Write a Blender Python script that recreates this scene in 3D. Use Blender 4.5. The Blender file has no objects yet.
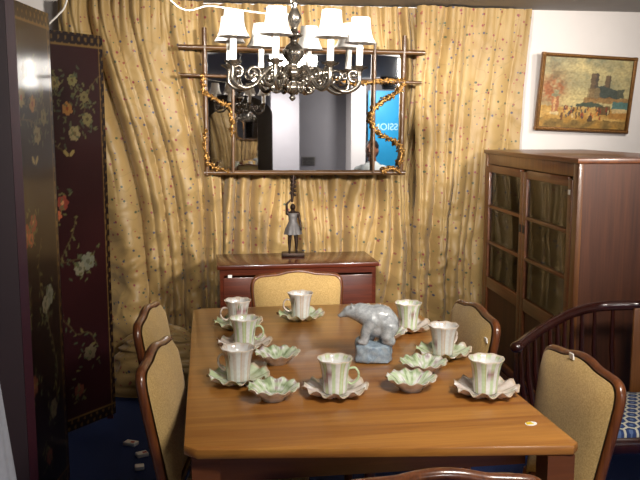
import bpy, bmesh, math, random
import numpy as np
from mathutils import Vector, Matrix, noise
random.seed(7)
PI = math.pi
SC = bpy.context.scene
COL = SC.collection
R = math.radians

# ------------------------------------------------------------------ camera
F_PX, CAM_Z = 800.0, 1.55
PITCH = math.atan(113 / F_PX)
YAW = math.atan(115 / math.hypot(F_PX, 113))
cam_d = bpy.data.cameras.new('camera'); cam = bpy.data.objects.new('camera', cam_d); COL.objects.link(cam)
cam.location = (0, 0, CAM_Z); cam.rotation_euler = (PI / 2 - PITCH, 0, -YAW)
cam_d.sensor_width = 36; cam_d.lens = F_PX / 640 * 36; cam_d.clip_start = 0.05
SC.camera = cam
CM = cam.rotation_euler.to_matrix()
def ray(px, py):
    return CM @ Vector((px - 320, -(py - 240), -F_PX))
def at(px, py, z):            # floor-parallel plane at height z
    d = ray(px, py); t = (z - CAM_Z) / d.z
    return Vector((d.x * t, d.y * t, z))
def aty(px, py, Y):           # plane parallel to the back wall
    d = ray(px, py); t = Y / d.y
    return Vector((d.x * t, Y, CAM_Z + d.z * t))

# ------------------------------------------------------------------ materials
def S(h):
    c = [int(h[i:i + 2], 16) / 255 for i in (0, 2, 4)]
    return tuple(x / 12.92 if x <= .04045 else ((x + .055) / 1.055) ** 2.4 for x in c)
def S4(h): return S(h) + (1,)
class NT:
    def __init__(s, name):
        s.m = bpy.data.materials.new(name); s.m.use_nodes = True
        s.t = s.m.node_tree; s.b = s.t.nodes['Principled BSDF']; s.out = s.t.nodes['Material Output']
    def n(s, typ, **k):
        nd = s.t.nodes.new(typ)
        for a, v in k.items():
            if a.startswith('i_'):
                key = a[2:]; key = int(key) if key.isdigit() else key.replace('_', ' ')
                nd.inputs[key].default_value = v
            else: setattr(nd, a, v)
        return nd
    def l(s, a, b): s.t.links.new(a, b)
    def ramp(s, stops, interp='LINEAR'):
        r = s.n('ShaderNodeValToRGB'); cr = r.color_ramp; cr.interpolation = interp
        while len(cr.elements) < len(stops): cr.elements.new(.5)
        for e, (p, c) in zip(cr.elements, stops): e.position = p; e.color = c if len(c) == 4 else tuple(c) + (1,)
        return r
    def coord(s, out='Object', scale=(1, 1, 1), rot=(0, 0, 0)):
        c = s.n('ShaderNodeTexCoord'); mp = s.n('ShaderNodeMapping')
        mp.inputs['Scale'].default_value = scale; mp.inputs['Rotation'].default_value = rot
        s.l(c.outputs[out], mp.inputs[0]); return mp.outputs[0]
    def bump(s, h, strength=.2, dist=.002):
        b = s.n('ShaderNodeBump', i_Strength=strength, i_Distance=dist); s.l(h, b.inputs['Height']); s.l(b.outputs[0], s.b.inputs['Normal'])
    def mix(s, fac, a, b, mode='MIX'):
        m = s.n('ShaderNodeMix', data_type='RGBA', blend_type=mode)
        for sock, v in ((m.inputs[0], fac), (m.inputs[6], a), (m.inputs[7], b)):
            if hasattr(v, 'is_linked') or isinstance(v, bpy.types.NodeSocket): s.l(v, sock)
            else: sock.default_value = v if not isinstance(v, tuple) or len(v) == 4 else v + (1,)
        return m.outputs[2]
def plain(name, hexc, rough=.5, metal=0, vary=.06, scale=30, bump=0, coat=0, **k):
    t = NT(name); c = S(hexc)
    nz = t.n('ShaderNodeTexNoise', i_Scale=scale, i_Detail=4); t.l(t.coord(), nz.inputs['Vector'])
    r = t.ramp([(.3, tuple(x * (1 - vary) for x in c)), (.7, tuple(min(1, x * (1 + vary)) for x in c))])
    t.l(nz.outputs[0], r.inputs[0]); t.l(r.outputs[0], t.b.inputs['Base Color'])
    t.b.inputs['Roughness'].default_value = rough; t.b.inputs['Metallic'].default_value = metal
    t.b.inputs['Coat Weight'].default_value = coat
    for a, v in k.items(): t.b.inputs[a.replace('_', ' ')].default_value = v
    if bump: t.bump(nz.outputs[0], bump)
    return t.m
def wood(name, dark, light, axis=0, rough=.3, coat=.3, scale=1., contrast=1.):
    t = NT(name)
    sc = [26 * scale] * 3; sc[axis] = 1.6 * scale
    v = t.coord(scale=tuple(sc))
    nz = t.n('ShaderNodeTexNoise', i_Scale=1.0, i_Detail=6, i_Roughness=.6, i_Distortion=.6); t.l(v, nz.inputs['Vector'])
    sc2 = [150 * scale] * 3; sc2[axis] = 5 * scale
    n2 = t.n('ShaderNodeTexNoise', i_Scale=1.0, i_Detail=3); t.l(t.coord(scale=tuple(sc2)), n2.inputs['Vector'])
    r = t.ramp([(.3, S(dark)), (.7, S(light))]); t.l(nz.outputs[0], r.inputs[0])
    r2 = t.ramp([(.35, (.72, .72, .72)), (.65, (1.1, 1.1, 1.1))]); t.l(n2.outputs[0], r2.inputs[0])
    t.l(t.mix(.8 * contrast, r.outputs[0], r2.outputs[0], 'MULTIPLY'), t.b.inputs['Base Color'])
    t.b.inputs['Roughness'].default_value = rough; t.b.inputs['Coat Weight'].default_value = coat; t.b.inputs['Coat Roughness'].default_value = .12
    t.bump(n2.outputs[0], .05)
    return t.m
def vcol(name, rough=.4, coat=0, spec=.5, bump=0, cr=.08):
    t = NT(name); a = t.n('ShaderNodeAttribute', attribute_name='Col')
    nz = t.n('ShaderNodeTexNoise', i_Scale=120, i_Detail=3); t.l(t.coord(), nz.inputs['Vector'])
    r = t.ramp([(.3, (.88, .88, .88)), (.7, (1, 1, 1))]); t.l(nz.outputs[0], r.inputs[0])
    t.l(t.mix(1., a.outputs[0], r.outputs[0], 'MULTIPLY'), t.b.inputs['Base Color'])
    t.b.inputs['Roughness'].default_value = rough; t.b.inputs['Coat Weight'].default_value = coat; t.b.inputs['Coat Roughness'].default_value = cr
    t.b.inputs['Specular IOR Level'].default_value = spec
    if bump: t.bump(nz.outputs[0], bump)
    return t.m

M = {}
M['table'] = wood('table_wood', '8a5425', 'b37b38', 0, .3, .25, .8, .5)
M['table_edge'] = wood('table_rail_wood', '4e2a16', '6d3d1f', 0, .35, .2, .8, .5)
M['maho'] = wood('mahogany', '4c2613', '78431f', 2, .28, .5, 1.4)
M['maho_x'] = wood('sideboard_wood', '471d10', '682d18', 0, .25, .4, 1.)
M['bookcase'] = wood('bookcase_wood', '43210f', '593018', 2, .5, .0, .7)
M['bookcase_light'] = wood('bookcase_stile_wood', '6b3f1e', '875629', 2, .38, .2, .9)
M['bookcase_top'] = wood('bookcase_top_wood', '5c2f17', '7d4923', 1, .38, .2, .9)
M['rose'] = wood('dark_rosewood', '200c08', '3a150d', 2, .22, .6, 1.2)
M['bamboo'] = wood('brown_bamboo', '412915', '6f4c28', 2, .35, .2, 2.)
M['bamboo_x'] = wood('brown_bamboo_across', '412915', '6f4c28', 0, .35, .2, 2.)
M['gilt'] = plain('gilded_metal', 'a87e45', .35, .85, .25, 60, .3)
M['pewter'] = plain('antique_pewter', '8b8378', .22, .95, .25, 25, .1)
M['bronze'] = plain('dark_bronze', '33251e', .4, .7, .3, 60, .2)
M['skirt'] = plain('grey_patina', '5c5857', .55, .2, .15, 60, .2)
M['shade'] = plain('white_shade_cloth', 'fbf8f2', .8, 0, .02, 90)
M['candle'] = plain('ivory_sleeve', 'f4f0e6', .5, 0, .02, 60)
M['cream'] = plain('white_plastic', 'e9e5dc', .45, 0, .03)
M['sticker'] = plain('white_sticker', 'f2f0ea', .6, 0, .02)
M['yellow'] = plain('yellow_print', 'e0c020', .6, 0, .02)
M['red'] = plain('red_print', 'b23a34', .6, 0, .05)
M['mirror'] = plain('mirror_silver', 'd7d7d7', .015, 1.0, .0)
M['wall'] = plain('white_wall_paint', 'e6dfda', .8, 0, .02, 6, .05)
M['wall_warm'] = plain('beige_wall_paint', 'b7a28c', .8, 0, .03, 6, .05)
M['wall_grey'] = plain('grey_wall_paint', '7d7a7c', .7, 0, .03, 6)
M['pilaster'] = plain('pale_grey_paint', 'bdb8bb', .7, 0, .03, 6)
M['ceil'] = plain('grey_ceiling_paint', '9b9793', .85, 0, .04, 8, .05)
M['skin'] = plain('skin', 'a06b52', .5, 0, .05, 20)
M['hair'] = plain('dark_hair', '2a1c17', .5, 0, .2, 80)
M['shirt'] = plain('white_shirt_cotton', 'dfe5e4', .8, 0, .03, 40)
M['trouser'] = plain('dark_trousers', '23242b', .85, 0, .1, 40)
M['shoe'] = plain('black_leather', '151313', .4, 0, .1, 40)
M['eye'] = plain('dark_eye', '120c0a', .2, 0, .0)
M['banner'] = plain('blue_banner_print', '1f93c4', .5, 0, .12, 2.5)
M['banner_text'] = plain('pale_lettering', 'b9e2ee', .5, 0, .0)
M['metal'] = plain('dull_metal', '77736e', .4, .8, .1)
M['black'] = plain('black_metal', '181818', .5, .2, .1)
M['dark_wood'] = wood('wardrobe_wood', '120807', '1f0f0b', 2, .3, .3, 1.)
M['plain_lacquer'] = plain('plain_purple_lacquer', '2e1c21', .6, 0, .1, 3, 0, 0)
M['red_edge'] = plain('red_lacquer_edge', '3d0f17', .4, 0, .1, 20, 0, .3)
M['cloth'] = plain('pale_cloth', 'a2a3ab', .9, 0, .05, 50, .2)
M['cup_foot'] = plain('white_porcelain', 'eceae8', .15, 0, .02, 60, 0, .4)
M['fleck'] = None

def hexmat():
    t = NT('blue_hexagon_fabric')
    # staggered hexagon lattice from two shifted grids of distance
    uv = t.coord('Object', (21, 21, 21))
    v1 = t.n('ShaderNodeTexVoronoi', feature='DISTANCE_TO_EDGE', i_Scale=1., i_Randomness=0.); v1.voronoi_dimensions = '2D'
    # skew the square lattice into a triangular one so that the cells become hexagons
    sx = t.n('ShaderNodeSeparateXYZ'); t.l(uv, sx.inputs[0])
    row = t.n('ShaderNodeMath', operation='MULTIPLY'); row.inputs[1].default_value = .866; t.l(sx.outputs[1], row.inputs[0])
    # two candidate centres
    def cell(offx, offy):
        a = t.n('ShaderNodeMath', operation='ADD'); a.inputs[1].default_value = offx; t.l(sx.outputs[0], a.inputs[0])
        b = t.n('ShaderNodeMath', operation='ADD'); b.inputs[1].default_value = offy; t.l(sx.outputs[1], b.inputs[0])
        def fr(nd, per):
            d = t.n('ShaderNodeMath', operation='PINGPONG'); d.inputs[1].default_value = per / 2; t.l(nd.outputs[0], d.inputs[0]); return d
        px, py = fr(a, 1.0), fr(b, 1.732)
        # hexagonal metric: max(x, x/2 + y*0.866)
        h1 = t.n('ShaderNodeMath', operation='MULTIPLY'); h1.inputs[1].default_value = .5; t.l(px.outputs[0], h1.inputs[0])
        h2 = t.n('ShaderNodeMath', operation='MULTIPLY_ADD'); h2.inputs[1].default_value = .866; t.l(py.outputs[0], h2.inputs[0]); t.l(h1.outputs[0], h2.inputs[2])
        mx = t.n('ShaderNodeMath', operation='MAXIMUM'); t.l(px.outputs[0], mx.inputs[0]); t.l(h2.outputs[0], mx.inputs[1]); return mx
    c1, c2 = cell(0, 0), cell(.5, .866)
    mn = t.n('ShaderNodeMath', operation='MINIMUM'); t.l(c1.outputs[0], mn.inputs[0]); t.l(c2.outputs[0], mn.inputs[1])
    r = t.ramp([(0, S4('5a6f96')), (.16, S4('223a6b')), (.37, S4('1a2f5c')), (.40, S4('c9c6b4'))], 'CONSTANT')
    t.l(mn.outputs[0], r.inputs[0]); t.l(r.outputs[0], t.b.inputs['Base Color']); t.b.inputs['Roughness'].default_value = .85
    t.t.nodes.remove(v1); t.t.nodes.remove(row)
    return t.m
M['hex'] = hexmat()

def padmat():
    t = NT('golden_tan_upholstery')
    w = t.n('ShaderNodeTexNoise', i_Scale=220, i_Detail=2); t.l(t.coord(), w.inputs['Vector'])
    w2 = t.n('ShaderNodeTexNoise', i_Scale=9, i_Detail=2); t.l(t.coord(), w2.inputs['Vector'])
    r = t.ramp([(.3, S('a4844c')), (.7, S('c3a368'))]); t.l(w.outputs[0], r.inputs[0])
    r2 = t.ramp([(.3, (.9, .9, .9)), (.7, (1.04, 1.04, 1.04))]); t.l(w2.outputs[0], r2.inputs[0])
    t.l(t.mix(1., r.outputs[0], r2.outputs[0], 'MULTIPLY'), t.b.inputs['Base Color'])
    t.b.inputs['Roughness'].default_value = .85; t.b.inputs['Sheen Weight'].default_value = .15; t.bump(w.outputs[0], .25)
    return t.m
M['pad'] = padmat()

def curtainmat(name, base_d, base_l):
    t = NT(name)
    uv = t.coord('UV')
    b = t.n('ShaderNodeTexNoise', i_Scale=3, i_Detail=3); t.l(uv, b.inputs['Vector'])
    base = t.ramp([(.3, S(base_d)), (.7, S(base_l))]); t.l(b.outputs[0], base.inputs[0])
    # thin vine lines
    vn = t.n('ShaderNodeTexNoise', i_Scale=5.5, i_Detail=1.2); t.l(uv, vn.inputs['Vector'])
    vr = t.ramp([(.485, (0, 0, 0)), (.5, (1, 1, 1)), (.515, (0, 0, 0))]); t.l(vn.outputs[0], vr.inputs[0])
    c = t.mix(.0, base.outputs[0], base.outputs[0])
    mv = t.n('ShaderNodeMath', operation='MULTIPLY'); mv.inputs[1].default_value = .35; t.l(vr.outputs[0], mv.inputs[0])
    c = t.mix(mv.outputs[0], base.outputs[0], S4('84703f'))
    for sc, th, cols in ((14, .115, ['84343c', '484556', '8a4a36', '4a523c']), (19, .10, ['985238', '5c6240', '5a5668', '7c3c3c'])):
        vo = t.n('ShaderNodeTexVoronoi', i_Scale=sc, i_Randomness=1.); vo.voronoi_dimensions = '2D'; t.l(uv, vo.inputs['Vector'])
        lt = t.ramp([(th * .8, (1, 1, 1)), (th, (0, 0, 0))]); t.l(vo.outputs['Distance'], lt.inputs[0])
        sp = t.n('ShaderNodeSeparateColor'); t.l(vo.outputs['Color'], sp.inputs[0])
        cr = t.ramp([(i / 4, S(h)) for i, h in enumerate(cols)], 'CONSTANT'); t.l(sp.outputs[0], cr.inputs[0])
        keep = t.n('ShaderNodeMath', operation='GREATER_THAN'); keep.inputs[1].default_value = .34; t.l(sp.outputs[1], keep.inputs[0])
        f = t.n('ShaderNodeMath', operation='MULTIPLY'); t.l(lt.outputs[0], f.inputs[0]); t.l(keep.outputs[0], f.inputs[1])
        c = t.mix(f.outputs[0], c, cr.outputs[0])
    t.l(c, t.b.inputs['Base Color'])
    t.b.inputs['Roughness'].default_value = .5; t.b.inputs['Sheen Weight'].default_value = .2
    wv = t.n('ShaderNodeTexNoise', i_Scale=300, i_Detail=1); t.l(uv, wv.inputs['Vector']); t.bump(wv.outputs[0], .08)
    return t.m
M['curtain'] = curtainmat('flecked_gold_curtain', '987a49', 'b2945e')
M['inner_cloth'] = plain('grey_brown_cloth', '8d8675', .8, 0, .15, 10, .2)

def carpet():
    t = NT('blue_carpet')
    a = t.n('ShaderNodeTexNoise', i_Scale=260, i_Detail=2); t.l(t.coord(), a.inputs['Vector'])
    r = t.ramp([(.3, S('0f1e46')), (.7, S('1f3a75'))]); t.l(a.outputs[0], r.inputs[0]); t.l(r.outputs[0], t.b.inputs['Base Color'])
    t.b.inputs['Roughness'].default_value = .95; t.bump(a.outputs[0], .4, .004)
    return t.m
M['carpet'] = carpet()
def glassmat():
    t = NT('cabinet_glass')
    tr = t.n('ShaderNodeBsdfTransparent'); gl = t.n('ShaderNodeBsdfGlossy', i_Roughness=.03)
    tr.inputs[0].default_value = (.86, .88, .86, 1)
    fr = t.n('ShaderNodeFresnel', i_IOR=1.5); mx = t.n('ShaderNodeMixShader')
    t.l(fr.outputs[0], mx.inputs[0]); t.l(tr.outputs[0], mx.inputs[1]); t.l(gl.outputs[0], mx.inputs[2]); t.l(mx.outputs[0], t.out.inputs[0])
    t.t.nodes.remove(t.b); return t.m
M['glass'] = glassmat()
def bearmat(name, c1, c2, trans):
    t = NT(name)
    a = t.n('ShaderNodeTexNoise', i_Scale=45, i_Detail=5, i_Roughness=.7); t.l(t.coord(), a.inputs['Vector'])
    r = t.ramp([(.3, S(c1)), (.68, S(c2))]); t.l(a.outputs[0], r.inputs[0]); t.l(r.outputs[0], t.b.inputs['Base Color'])
    t.b.inputs['Roughness'].default_value = .22; t.b.inputs['Coat Weight'].default_value = .5; t.b.inputs['Transmission Weight'].default_value = trans
    t.bump(a.outputs[0], .5, .004); return t.m
M['bear'] = bearmat('grey_white_glaze', '85898c', 'c6c9ca', .0)
M['ice'] = bearmat('pale_blue_glaze', '7d93a8', 'bccad2', .15)
M['china'] = vcol('painted_porcelain', .14, .5)
M['paint'] = vcol('oil_paint', .45, .1, .4, .3)
M['lacquer'] = vcol('floral_lacquer', .4, .4, .25, 0, .1)
def emit(name, col, st):
    t = NT(name); t.b.inputs['Emission Color'].default_value = col + (1,); t.b.inputs['Emission Strength'].default_value = st
    nz = t.n('ShaderNodeTexNoise', i_Scale=8); t.l(t.coord(), nz.inputs['Vector'])
    r = t.ramp([(0, col), (1, col)]); t.l(nz.outputs[0], r.inputs[0]); t.l(r.outputs[0], t.b.inputs['Base Color']); return t.m

# ------------------------------------------------------------------ mesh helpers
def tag(o, label, cat, group=None):
    o['label'] = label; o['category'] = cat
    if group: o['group'] = group
    return o
def thing(name, label, cat, loc=(0, 0, 0), rz=0, group=None):
    o = bpy.data.objects.new(name, None); COL.objects.link(o); o.location = loc; o.rotation_euler = (0, 0, rz)
    o.empty_display_size = .1
    return tag(o, label, cat, group)
def obj(name, bm, mat, parent=None, smooth=True, label=None, ang=40):
    if isinstance(bm, bmesh.types.BMesh):
        bmesh.ops.recalc_face_normals(bm, faces=bm.faces)
        me = bpy.data.meshes.new(name); bm.to_mesh(me); bm.free()
    else: me = bm
    if mat: me.materials.append(mat)
    if smooth:
        me.polygons.foreach_set('use_smooth', [True] * len(me.polygons))
        if ang: me.set_sharp_from_angle(angle=R(ang))
    o = bpy.data.objects.new(name, me); COL.objects.link(o)
    if parent: o.parent = parent
    if label: o['label'] = label
    return o
def struct(name, bm, mat):
    o = obj(name, bm, mat, None, False); o['kind'] = 'structure'; return o
def dup(root, loc, rz, label, group=None):
    r = root.copy(); COL.objects.link(r); r.location = loc; r.rotation_euler = (0, 0, rz); r['label'] = label
    if group: r['group'] = group
    for ch in list(root.children):
        c = ch.copy(); COL.objects.link(c); c.parent = r
        for g in ch.children:
            d = g.copy(); COL.objects.link(d); d.parent = c
    return r
def BM(): return bmesh.new()
def box(bm, c, s, bev=0, rot=None):
    T = Matrix.Translation(c) @ (rot.to_4x4() if rot else Matrix.Identity(4)) @ Matrix.Diagonal((*s, 1))
    r = bmesh.ops.create_cube(bm, size=1, matrix=T)
    if bev:
        vs = set(r['verts']); es = [e for e in bm.edges if e.verts[0] in vs and e.verts[1] in vs]
        bmesh.ops.bevel(bm, geom=es, offset=bev, segments=2, affect='EDGES', profile=.5)
    return bm
def tube(bm, pts, rad, n=10, closed=False, flat=None, cap=True):
    pts = [Vector(p) for p in pts]; k = len(pts)
    rs = rad if isinstance(rad, (list, tuple)) else [rad] * k
    rings = []; prev = None
    for i, p in enumerate(pts):
        a = pts[(i - 1) % k] if (i > 0 or closed) else p; b = pts[(i + 1) % k] if (i < k - 1 or closed) else p
        t = (b - a).normalized()
        if prev is None:
            u = t.orthogonal().normalized() if flat is None else (Vector(flat) - t * t.dot(Vector(flat))).normalized()
        else: u = (prev - t * t.dot(prev)).normalized()
        if flat is not None:
            w = Vector(flat); u = (w - t * t.dot(w)).normalized()
        prev = u; v = t.cross(u)
        r = rs[i]; ru, rv = (r if isinstance(r, tuple) else (r, r))
        rings.append([bm.verts.new(p + u * (ru * math.cos(2 * PI * j / n)) + v * (rv * math.sin(2 * PI * j / n))) for j in range(n)])
    m = k if closed else k - 1
    for i in range(m):
        A, B = rings[i], rings[(i + 1) % k]
        for j in range(n): bm.faces.new((A[j], A[(j + 1) % n], B[(j + 1) % n], B[j]))
    if cap and not closed: bm.faces.new(rings[0][::-1]); bm.faces.new(rings[-1])
    return bm
def smoothpts(pts, k=8, closed=False):
    P = [Vector(p) for p in pts]; n = len(P); out = []
    rng = n if closed else n - 1
    for i in range(rng):
        p0 = P[(i - 1) % n] if (closed or i > 0) else P[0]; p1 = P[i]; p2 = P[(i + 1) % n]; p3 = P[(i + 2) % n] if (closed or i + 2 < n) else P[-1]
        for j in range(k):
            t = j / k
            out.append(.5 * ((2 * p1) + (p2 - p0) * t + (2 * p0 - 5 * p1 + 4 * p2 - p3) * t * t + (3 * p1 - p0 - 3 * p2 + p3) * t ** 3))
    if not closed: out.append(P[-1])
    return out
def lathe(bm, prof, n=32, c=(0, 0, 0), rmod=None, zmod=None, cap0=False, cap1=False):
    rings = []
    for i, (r, z) in enumerate(prof):
        ring = []
        for j in range(n):
            th = 2 * PI * j / n
            rr = r * (rmod(th, i) if rmod else 1); zz = z + (zmod(th, i) if zmod else 0)
            ring.append(bm.verts.new((c[0] + rr * math.cos(th), c[1] + rr * math.sin(th), c[2] + zz)))
        rings.append(ring)
    for A, B in zip(rings, rings[1:]):
        for j in range(n): bm.faces.new((A[j], A[(j + 1) % n], B[(j + 1) % n], B[j]))
    if cap0: bm.faces.new(rings[0][::-1])
    if cap1: bm.faces.new(rings[-1])
    return bm
def prism(bm, poly, z0, z1, bev=0):
    a = [bm.verts.new((x, y, z0)) for x, y in poly]; b = [bm.verts.new((x, y, z1)) for x, y in poly]; n = len(poly)
    fs = [bm.faces.new(a[::-1]), bm.faces.new(b)] + [bm.faces.new((a[i], a[(i + 1) % n], b[(i + 1) % n], b[i])) for i in range(n)]
    if bev:
        es = list({e for f in fs[:2] for e in f.edges}); bmesh.ops.bevel(bm, geom=es, offset=bev, segments=2, affect='EDGES', profile=.5)
    return bm
def grid(bm, fn, nu, nv, uvfn=None):
    vs = [[bm.verts.new(fn(i / (nu - 1), j / (nv - 1))) for i in range(nu)] for j in range(nv)]
    uvl = bm.loops.layers.uv.verify() if uvfn else None
    for j in range(nv - 1):
        for i in range(nu - 1):
            f = bm.faces.new((vs[j][i], vs[j][i + 1], vs[j + 1][i + 1], vs[j + 1][i]))
            if uvfn:
                for lp, (a, b) in zip(f.loops, ((i, j), (i + 1, j), (i + 1, j + 1), (i, j + 1))):
                    lp[uvl].uv = uvfn(a / (nu - 1), b / (nv - 1))
    return bm
def capsule(bm, p0, p1, r0, r1, n=14, squash=None):
    p0, p1 = Vector(p0), Vector(p1); d = p1 - p0; L = max(d.length, 1e-5); t = d / L if L > 1e-4 else Vector((0, 0, 1))
    pts, rs = [], []
    for k in range(1, 6): a = PI / 2 * (1 - k / 5.0) ; pts.append(p0 - t * r0 * math.sin(a)); rs.append(max(r0 * math.cos(a), 1e-4))
    for k in range(0, 5): a = PI / 2 * k / 5.0; pts.append(p1 + t * r1 * math.sin(a)); rs.append(max(r1 * math.cos(a), 1e-4))
    tube(bm, pts, rs, n)
def ellipsoid(bm, c, s, rot=None):
    T = Matrix.Translation(c) @ (rot.to_4x4() if rot else Matrix.Identity(4)) @ Matrix.Diagonal((*s, 1))
    bmesh.ops.create_uvsphere(bm, u_segments=18, v_segments=12, radius=1, matrix=T)
def remesh(bm, voxel, smooth=3, fac=.5):
    me = bpy.data.meshes.new('t'); bm.to_mesh(me); bm.free()
    o = bpy.data.objects.new('t', me); COL.objects.link(o)
    m = o.modifiers.new('r', 'REMESH'); m.mode = 'VOXEL'; m.voxel_size = voxel
    if smooth: s = o.modifiers.new('s', 'SMOOTH'); s.iterations = smooth; s.factor = fac
    dg = bpy.context.evaluated_depsgraph_get(); out = bpy.data.meshes.new_from_object(o.evaluated_get(dg))
    bpy.data.objects.remove(o); bpy.data.meshes.remove(me); return out
def setcol(me, fn):
    n = len(me.vertices); ca = me.color_attributes.new('Col', 'FLOAT_COLOR', 'POINT'); a = np.ones((n, 4), np.float32)
    for i, v in enumerate(me.vertices): a[i, :3] = fn(v.co, i)
    ca.data.foreach_set('color', a.ravel())

# ------------------------------------------------------------------ the room
WALL_Y, CEIL, MIR = 5.10, 2.302, 4.86
XL, XR, YF = -2.1, 3.9, -3.75
def bx(lo, hi):
    bm = BM(); c = [(a + b) / 2 for a, b in zip(lo, hi)]; s = [b - a for a, b in zip(lo, hi)]; return box(bm, c, s)
struct('floor', bx((XL - .1, YF - .1, -.06), (XR + .1, WALL_Y + .1, 0)), M['carpet'])
struct('ceiling', bx((XL - .1, YF - .1, CEIL), (XR + .1, WALL_Y + .1, CEIL + .08)), M['ceil'])
struct('wall_back', bx((XL - .1, WALL_Y, 0), (XR + .1, WALL_Y + .1, CEIL)), M['wall'])
struct('wall_left', bx((XL - .1, YF, 0), (XL, WALL_Y, CEIL)), M['wall_warm'])
struct('wall_right', bx((XR, YF, 0), (XR + .1, WALL_Y, CEIL)), M['wall'])
struct('wall_front', bx((XL, YF - .1, 0), (XR, YF, CEIL)), M['wall_grey'])
struct('trim_1', bx((1.02, YF, 0), (1.46, YF + .9, CEIL)), M['pilaster'])          # pale pilaster seen in the mirror
struct('trim_2', bx((2.36, YF, 0), (2.60, YF + .5, CEIL)), M['wall'])              # white pilaster beside the banner
struct('trim_3', bx((1.66, WALL_Y - .035, 1.98), (2.03, WALL_Y, 2.03)), M['wall'])
struct('baseboard_back', bx((2.0, WALL_Y - .015, 0), (XR, WALL_Y, .09)), M['wall'])

# ------------------------------------------------------------------ curtains
def fold(x, z, seed, k, slant, amp):
    w = noise.noise(Vector((x * 1.7, z * .6, seed))) * .19 + noise.noise(Vector((x * 4.5, z * 1.6, seed + 9))) * .05
    ph = (x + w + slant(z)) * k
    a = abs(math.sin(ph / 2)) ** .75
    ph2 = ph * 1.37 + 5 * noise.noise(Vector((x * 2.2, z * .8, seed + 3)))
    a2 = abs(math.sin(ph2 / 2)) ** .9
    m = .5 + .5 * max(-1, min(1, 2.2 * noise.noise(Vector((x * 2.1, z * .7, seed + 30)))))
    return amp * (a * (1 - .55 * m) + .75 * m * a2)
def drape(u, z, seed, W, sway, amp):
    # long folds that start at the heading pleats and gather towards one side lower down
    t = max(0, min(1, (2.25 - z) / 1.5))
    q = (u ** (1 + sway * t) if sway >= 0 else 1 - (1 - u) ** (1 - sway * t)) * W
    q += .05 * noise.noise(Vector((q * 2.5, z * .7, seed))) + .012 * noise.noise(Vector((q * 9, z * 2.5, seed + 1)))
    st = lambda k, sd, lo: max(lo, min(1, .5 + 1.3 * noise.noise(Vector((q * k, z * .8, seed + sd)))))
    v1 = (1 - abs(math.sin(q * PI / .17)) ** .45) * st(4, 3, .15)
    v2 = (1 - abs(math.sin(q * PI / .098 + 1)) ** .5) * st(6, 5, 0)
    swell = .5 + .5 * math.sin(q * 2 * PI / .23 + 2 * noise.noise(Vector((q, z, seed + 8))))
    return amp * (.95 - .9 * v1 - .5 * v2 + .35 * swell)
def curtain(name, label, x0, x1, ybase, seed, k, slant, z1=2.29, edge=None, crumple=1., z0=.004, AMP=.125, fade=0, sway=None, keep=None):
    nx = int((x1 - x0) / .0065); nz = 190
    def pos(u, v):
        z = z0 + (z1 - z0) * v
        e0, e1 = edge(z) if edge else (0, 0)
        x = x0 + e0 + (x1 + e1 - x0 - e0) * u
        top = max(0, (z - 1.95) / .33)
        low = max(0, min(1, (1.35 - z) / .6)) * crumple
        rid = lambda p: 1 - abs(noise.noise(p)) * 2
        if sway is None:
            d = fold(x, z, seed, k, slant, AMP * (.9 + .5 * noise.noise(Vector((x * 2, z, seed + 20))))) * (1 - .45 * top)
        else:
            d = drape(u, z, seed, x1 - x0, sway, AMP) * (1 - .35 * top)
        pl = abs(math.sin(u * (x1 - x0) * PI / .062)) ** .6
        d += top * .03 * pl
        d += low * (.026 * rid(Vector((x * 3.5 + z * 2.2, z * 4.5, seed + 5))) + .012 * rid(Vector((x * 8 - z * 4, z * 9, seed + 6))))
        d += (1 - top) * (.012 * rid(Vector((x * 4 - z * 2.6, z * 3.2, seed + 11))) + .008 * rid(Vector((x * 9 + z * 5, z * 7, seed + 12))))
        d += .005 * noise.noise(Vector((x * 14, z * 10, seed + 7)))
        if fade: d *= min(1, (min(u, 1 - u) / fade)) ** .8
        if keep: d *= keep(x)
        return (x + .008 * math.sin(z * 5 + seed), ybase - max(0, d), z)
    bm = grid(BM(), pos, nx, nz, lambda u, v: (x0 + (x1 - x0) * u * 1.0, z0 + (z1 - z0) * v))
    o = obj(name, bm, M['curtain'], None, ang=0)
    return tag(o, label, 'curtain', 'flecked gold curtains across the back wall')
xa, xb, xc, xd = aty(68, 150, 5.0).x, aty(214, 150, 5.0).x, aty(412, 150, 5.0).x, aty(519, 150, 5.0).x
curtain('curtain', 'flecked gold curtain beside the lacquer screen, left of the hanging mirror, sagging in diagonal folds', xa - .02, xb, 5.03, 1.3, 0, None, crumple=1.7,
        edge=lambda z: (.10 * max(0, 2.2 - z), .05 * math.sin(z * 2)), AMP=.11, sway=.8)
curtain('curtain', 'flecked gold curtain hanging behind the mirror and the dark sideboard', xb - .065, xc + .075, 5.085, 4.7, 56, lambda z: .03 * math.sin(z * 2), crumple=.9, AMP=.11, fade=.09)
curtain('curtain', 'flecked gold curtain beside the white wall, between mirror and glazed bookcase', xc, xd, 5.03, 8.1, 0, None, crumple=1.3,
        edge=lambda z: (0, .055 * (z - 1.6) if z > .9 else -.038), AMP=.11, sway=-.7, keep=lambda x: 1 if x < 1.5 else max(.52, 1 - (x - 1.5) * 2.6))

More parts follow.
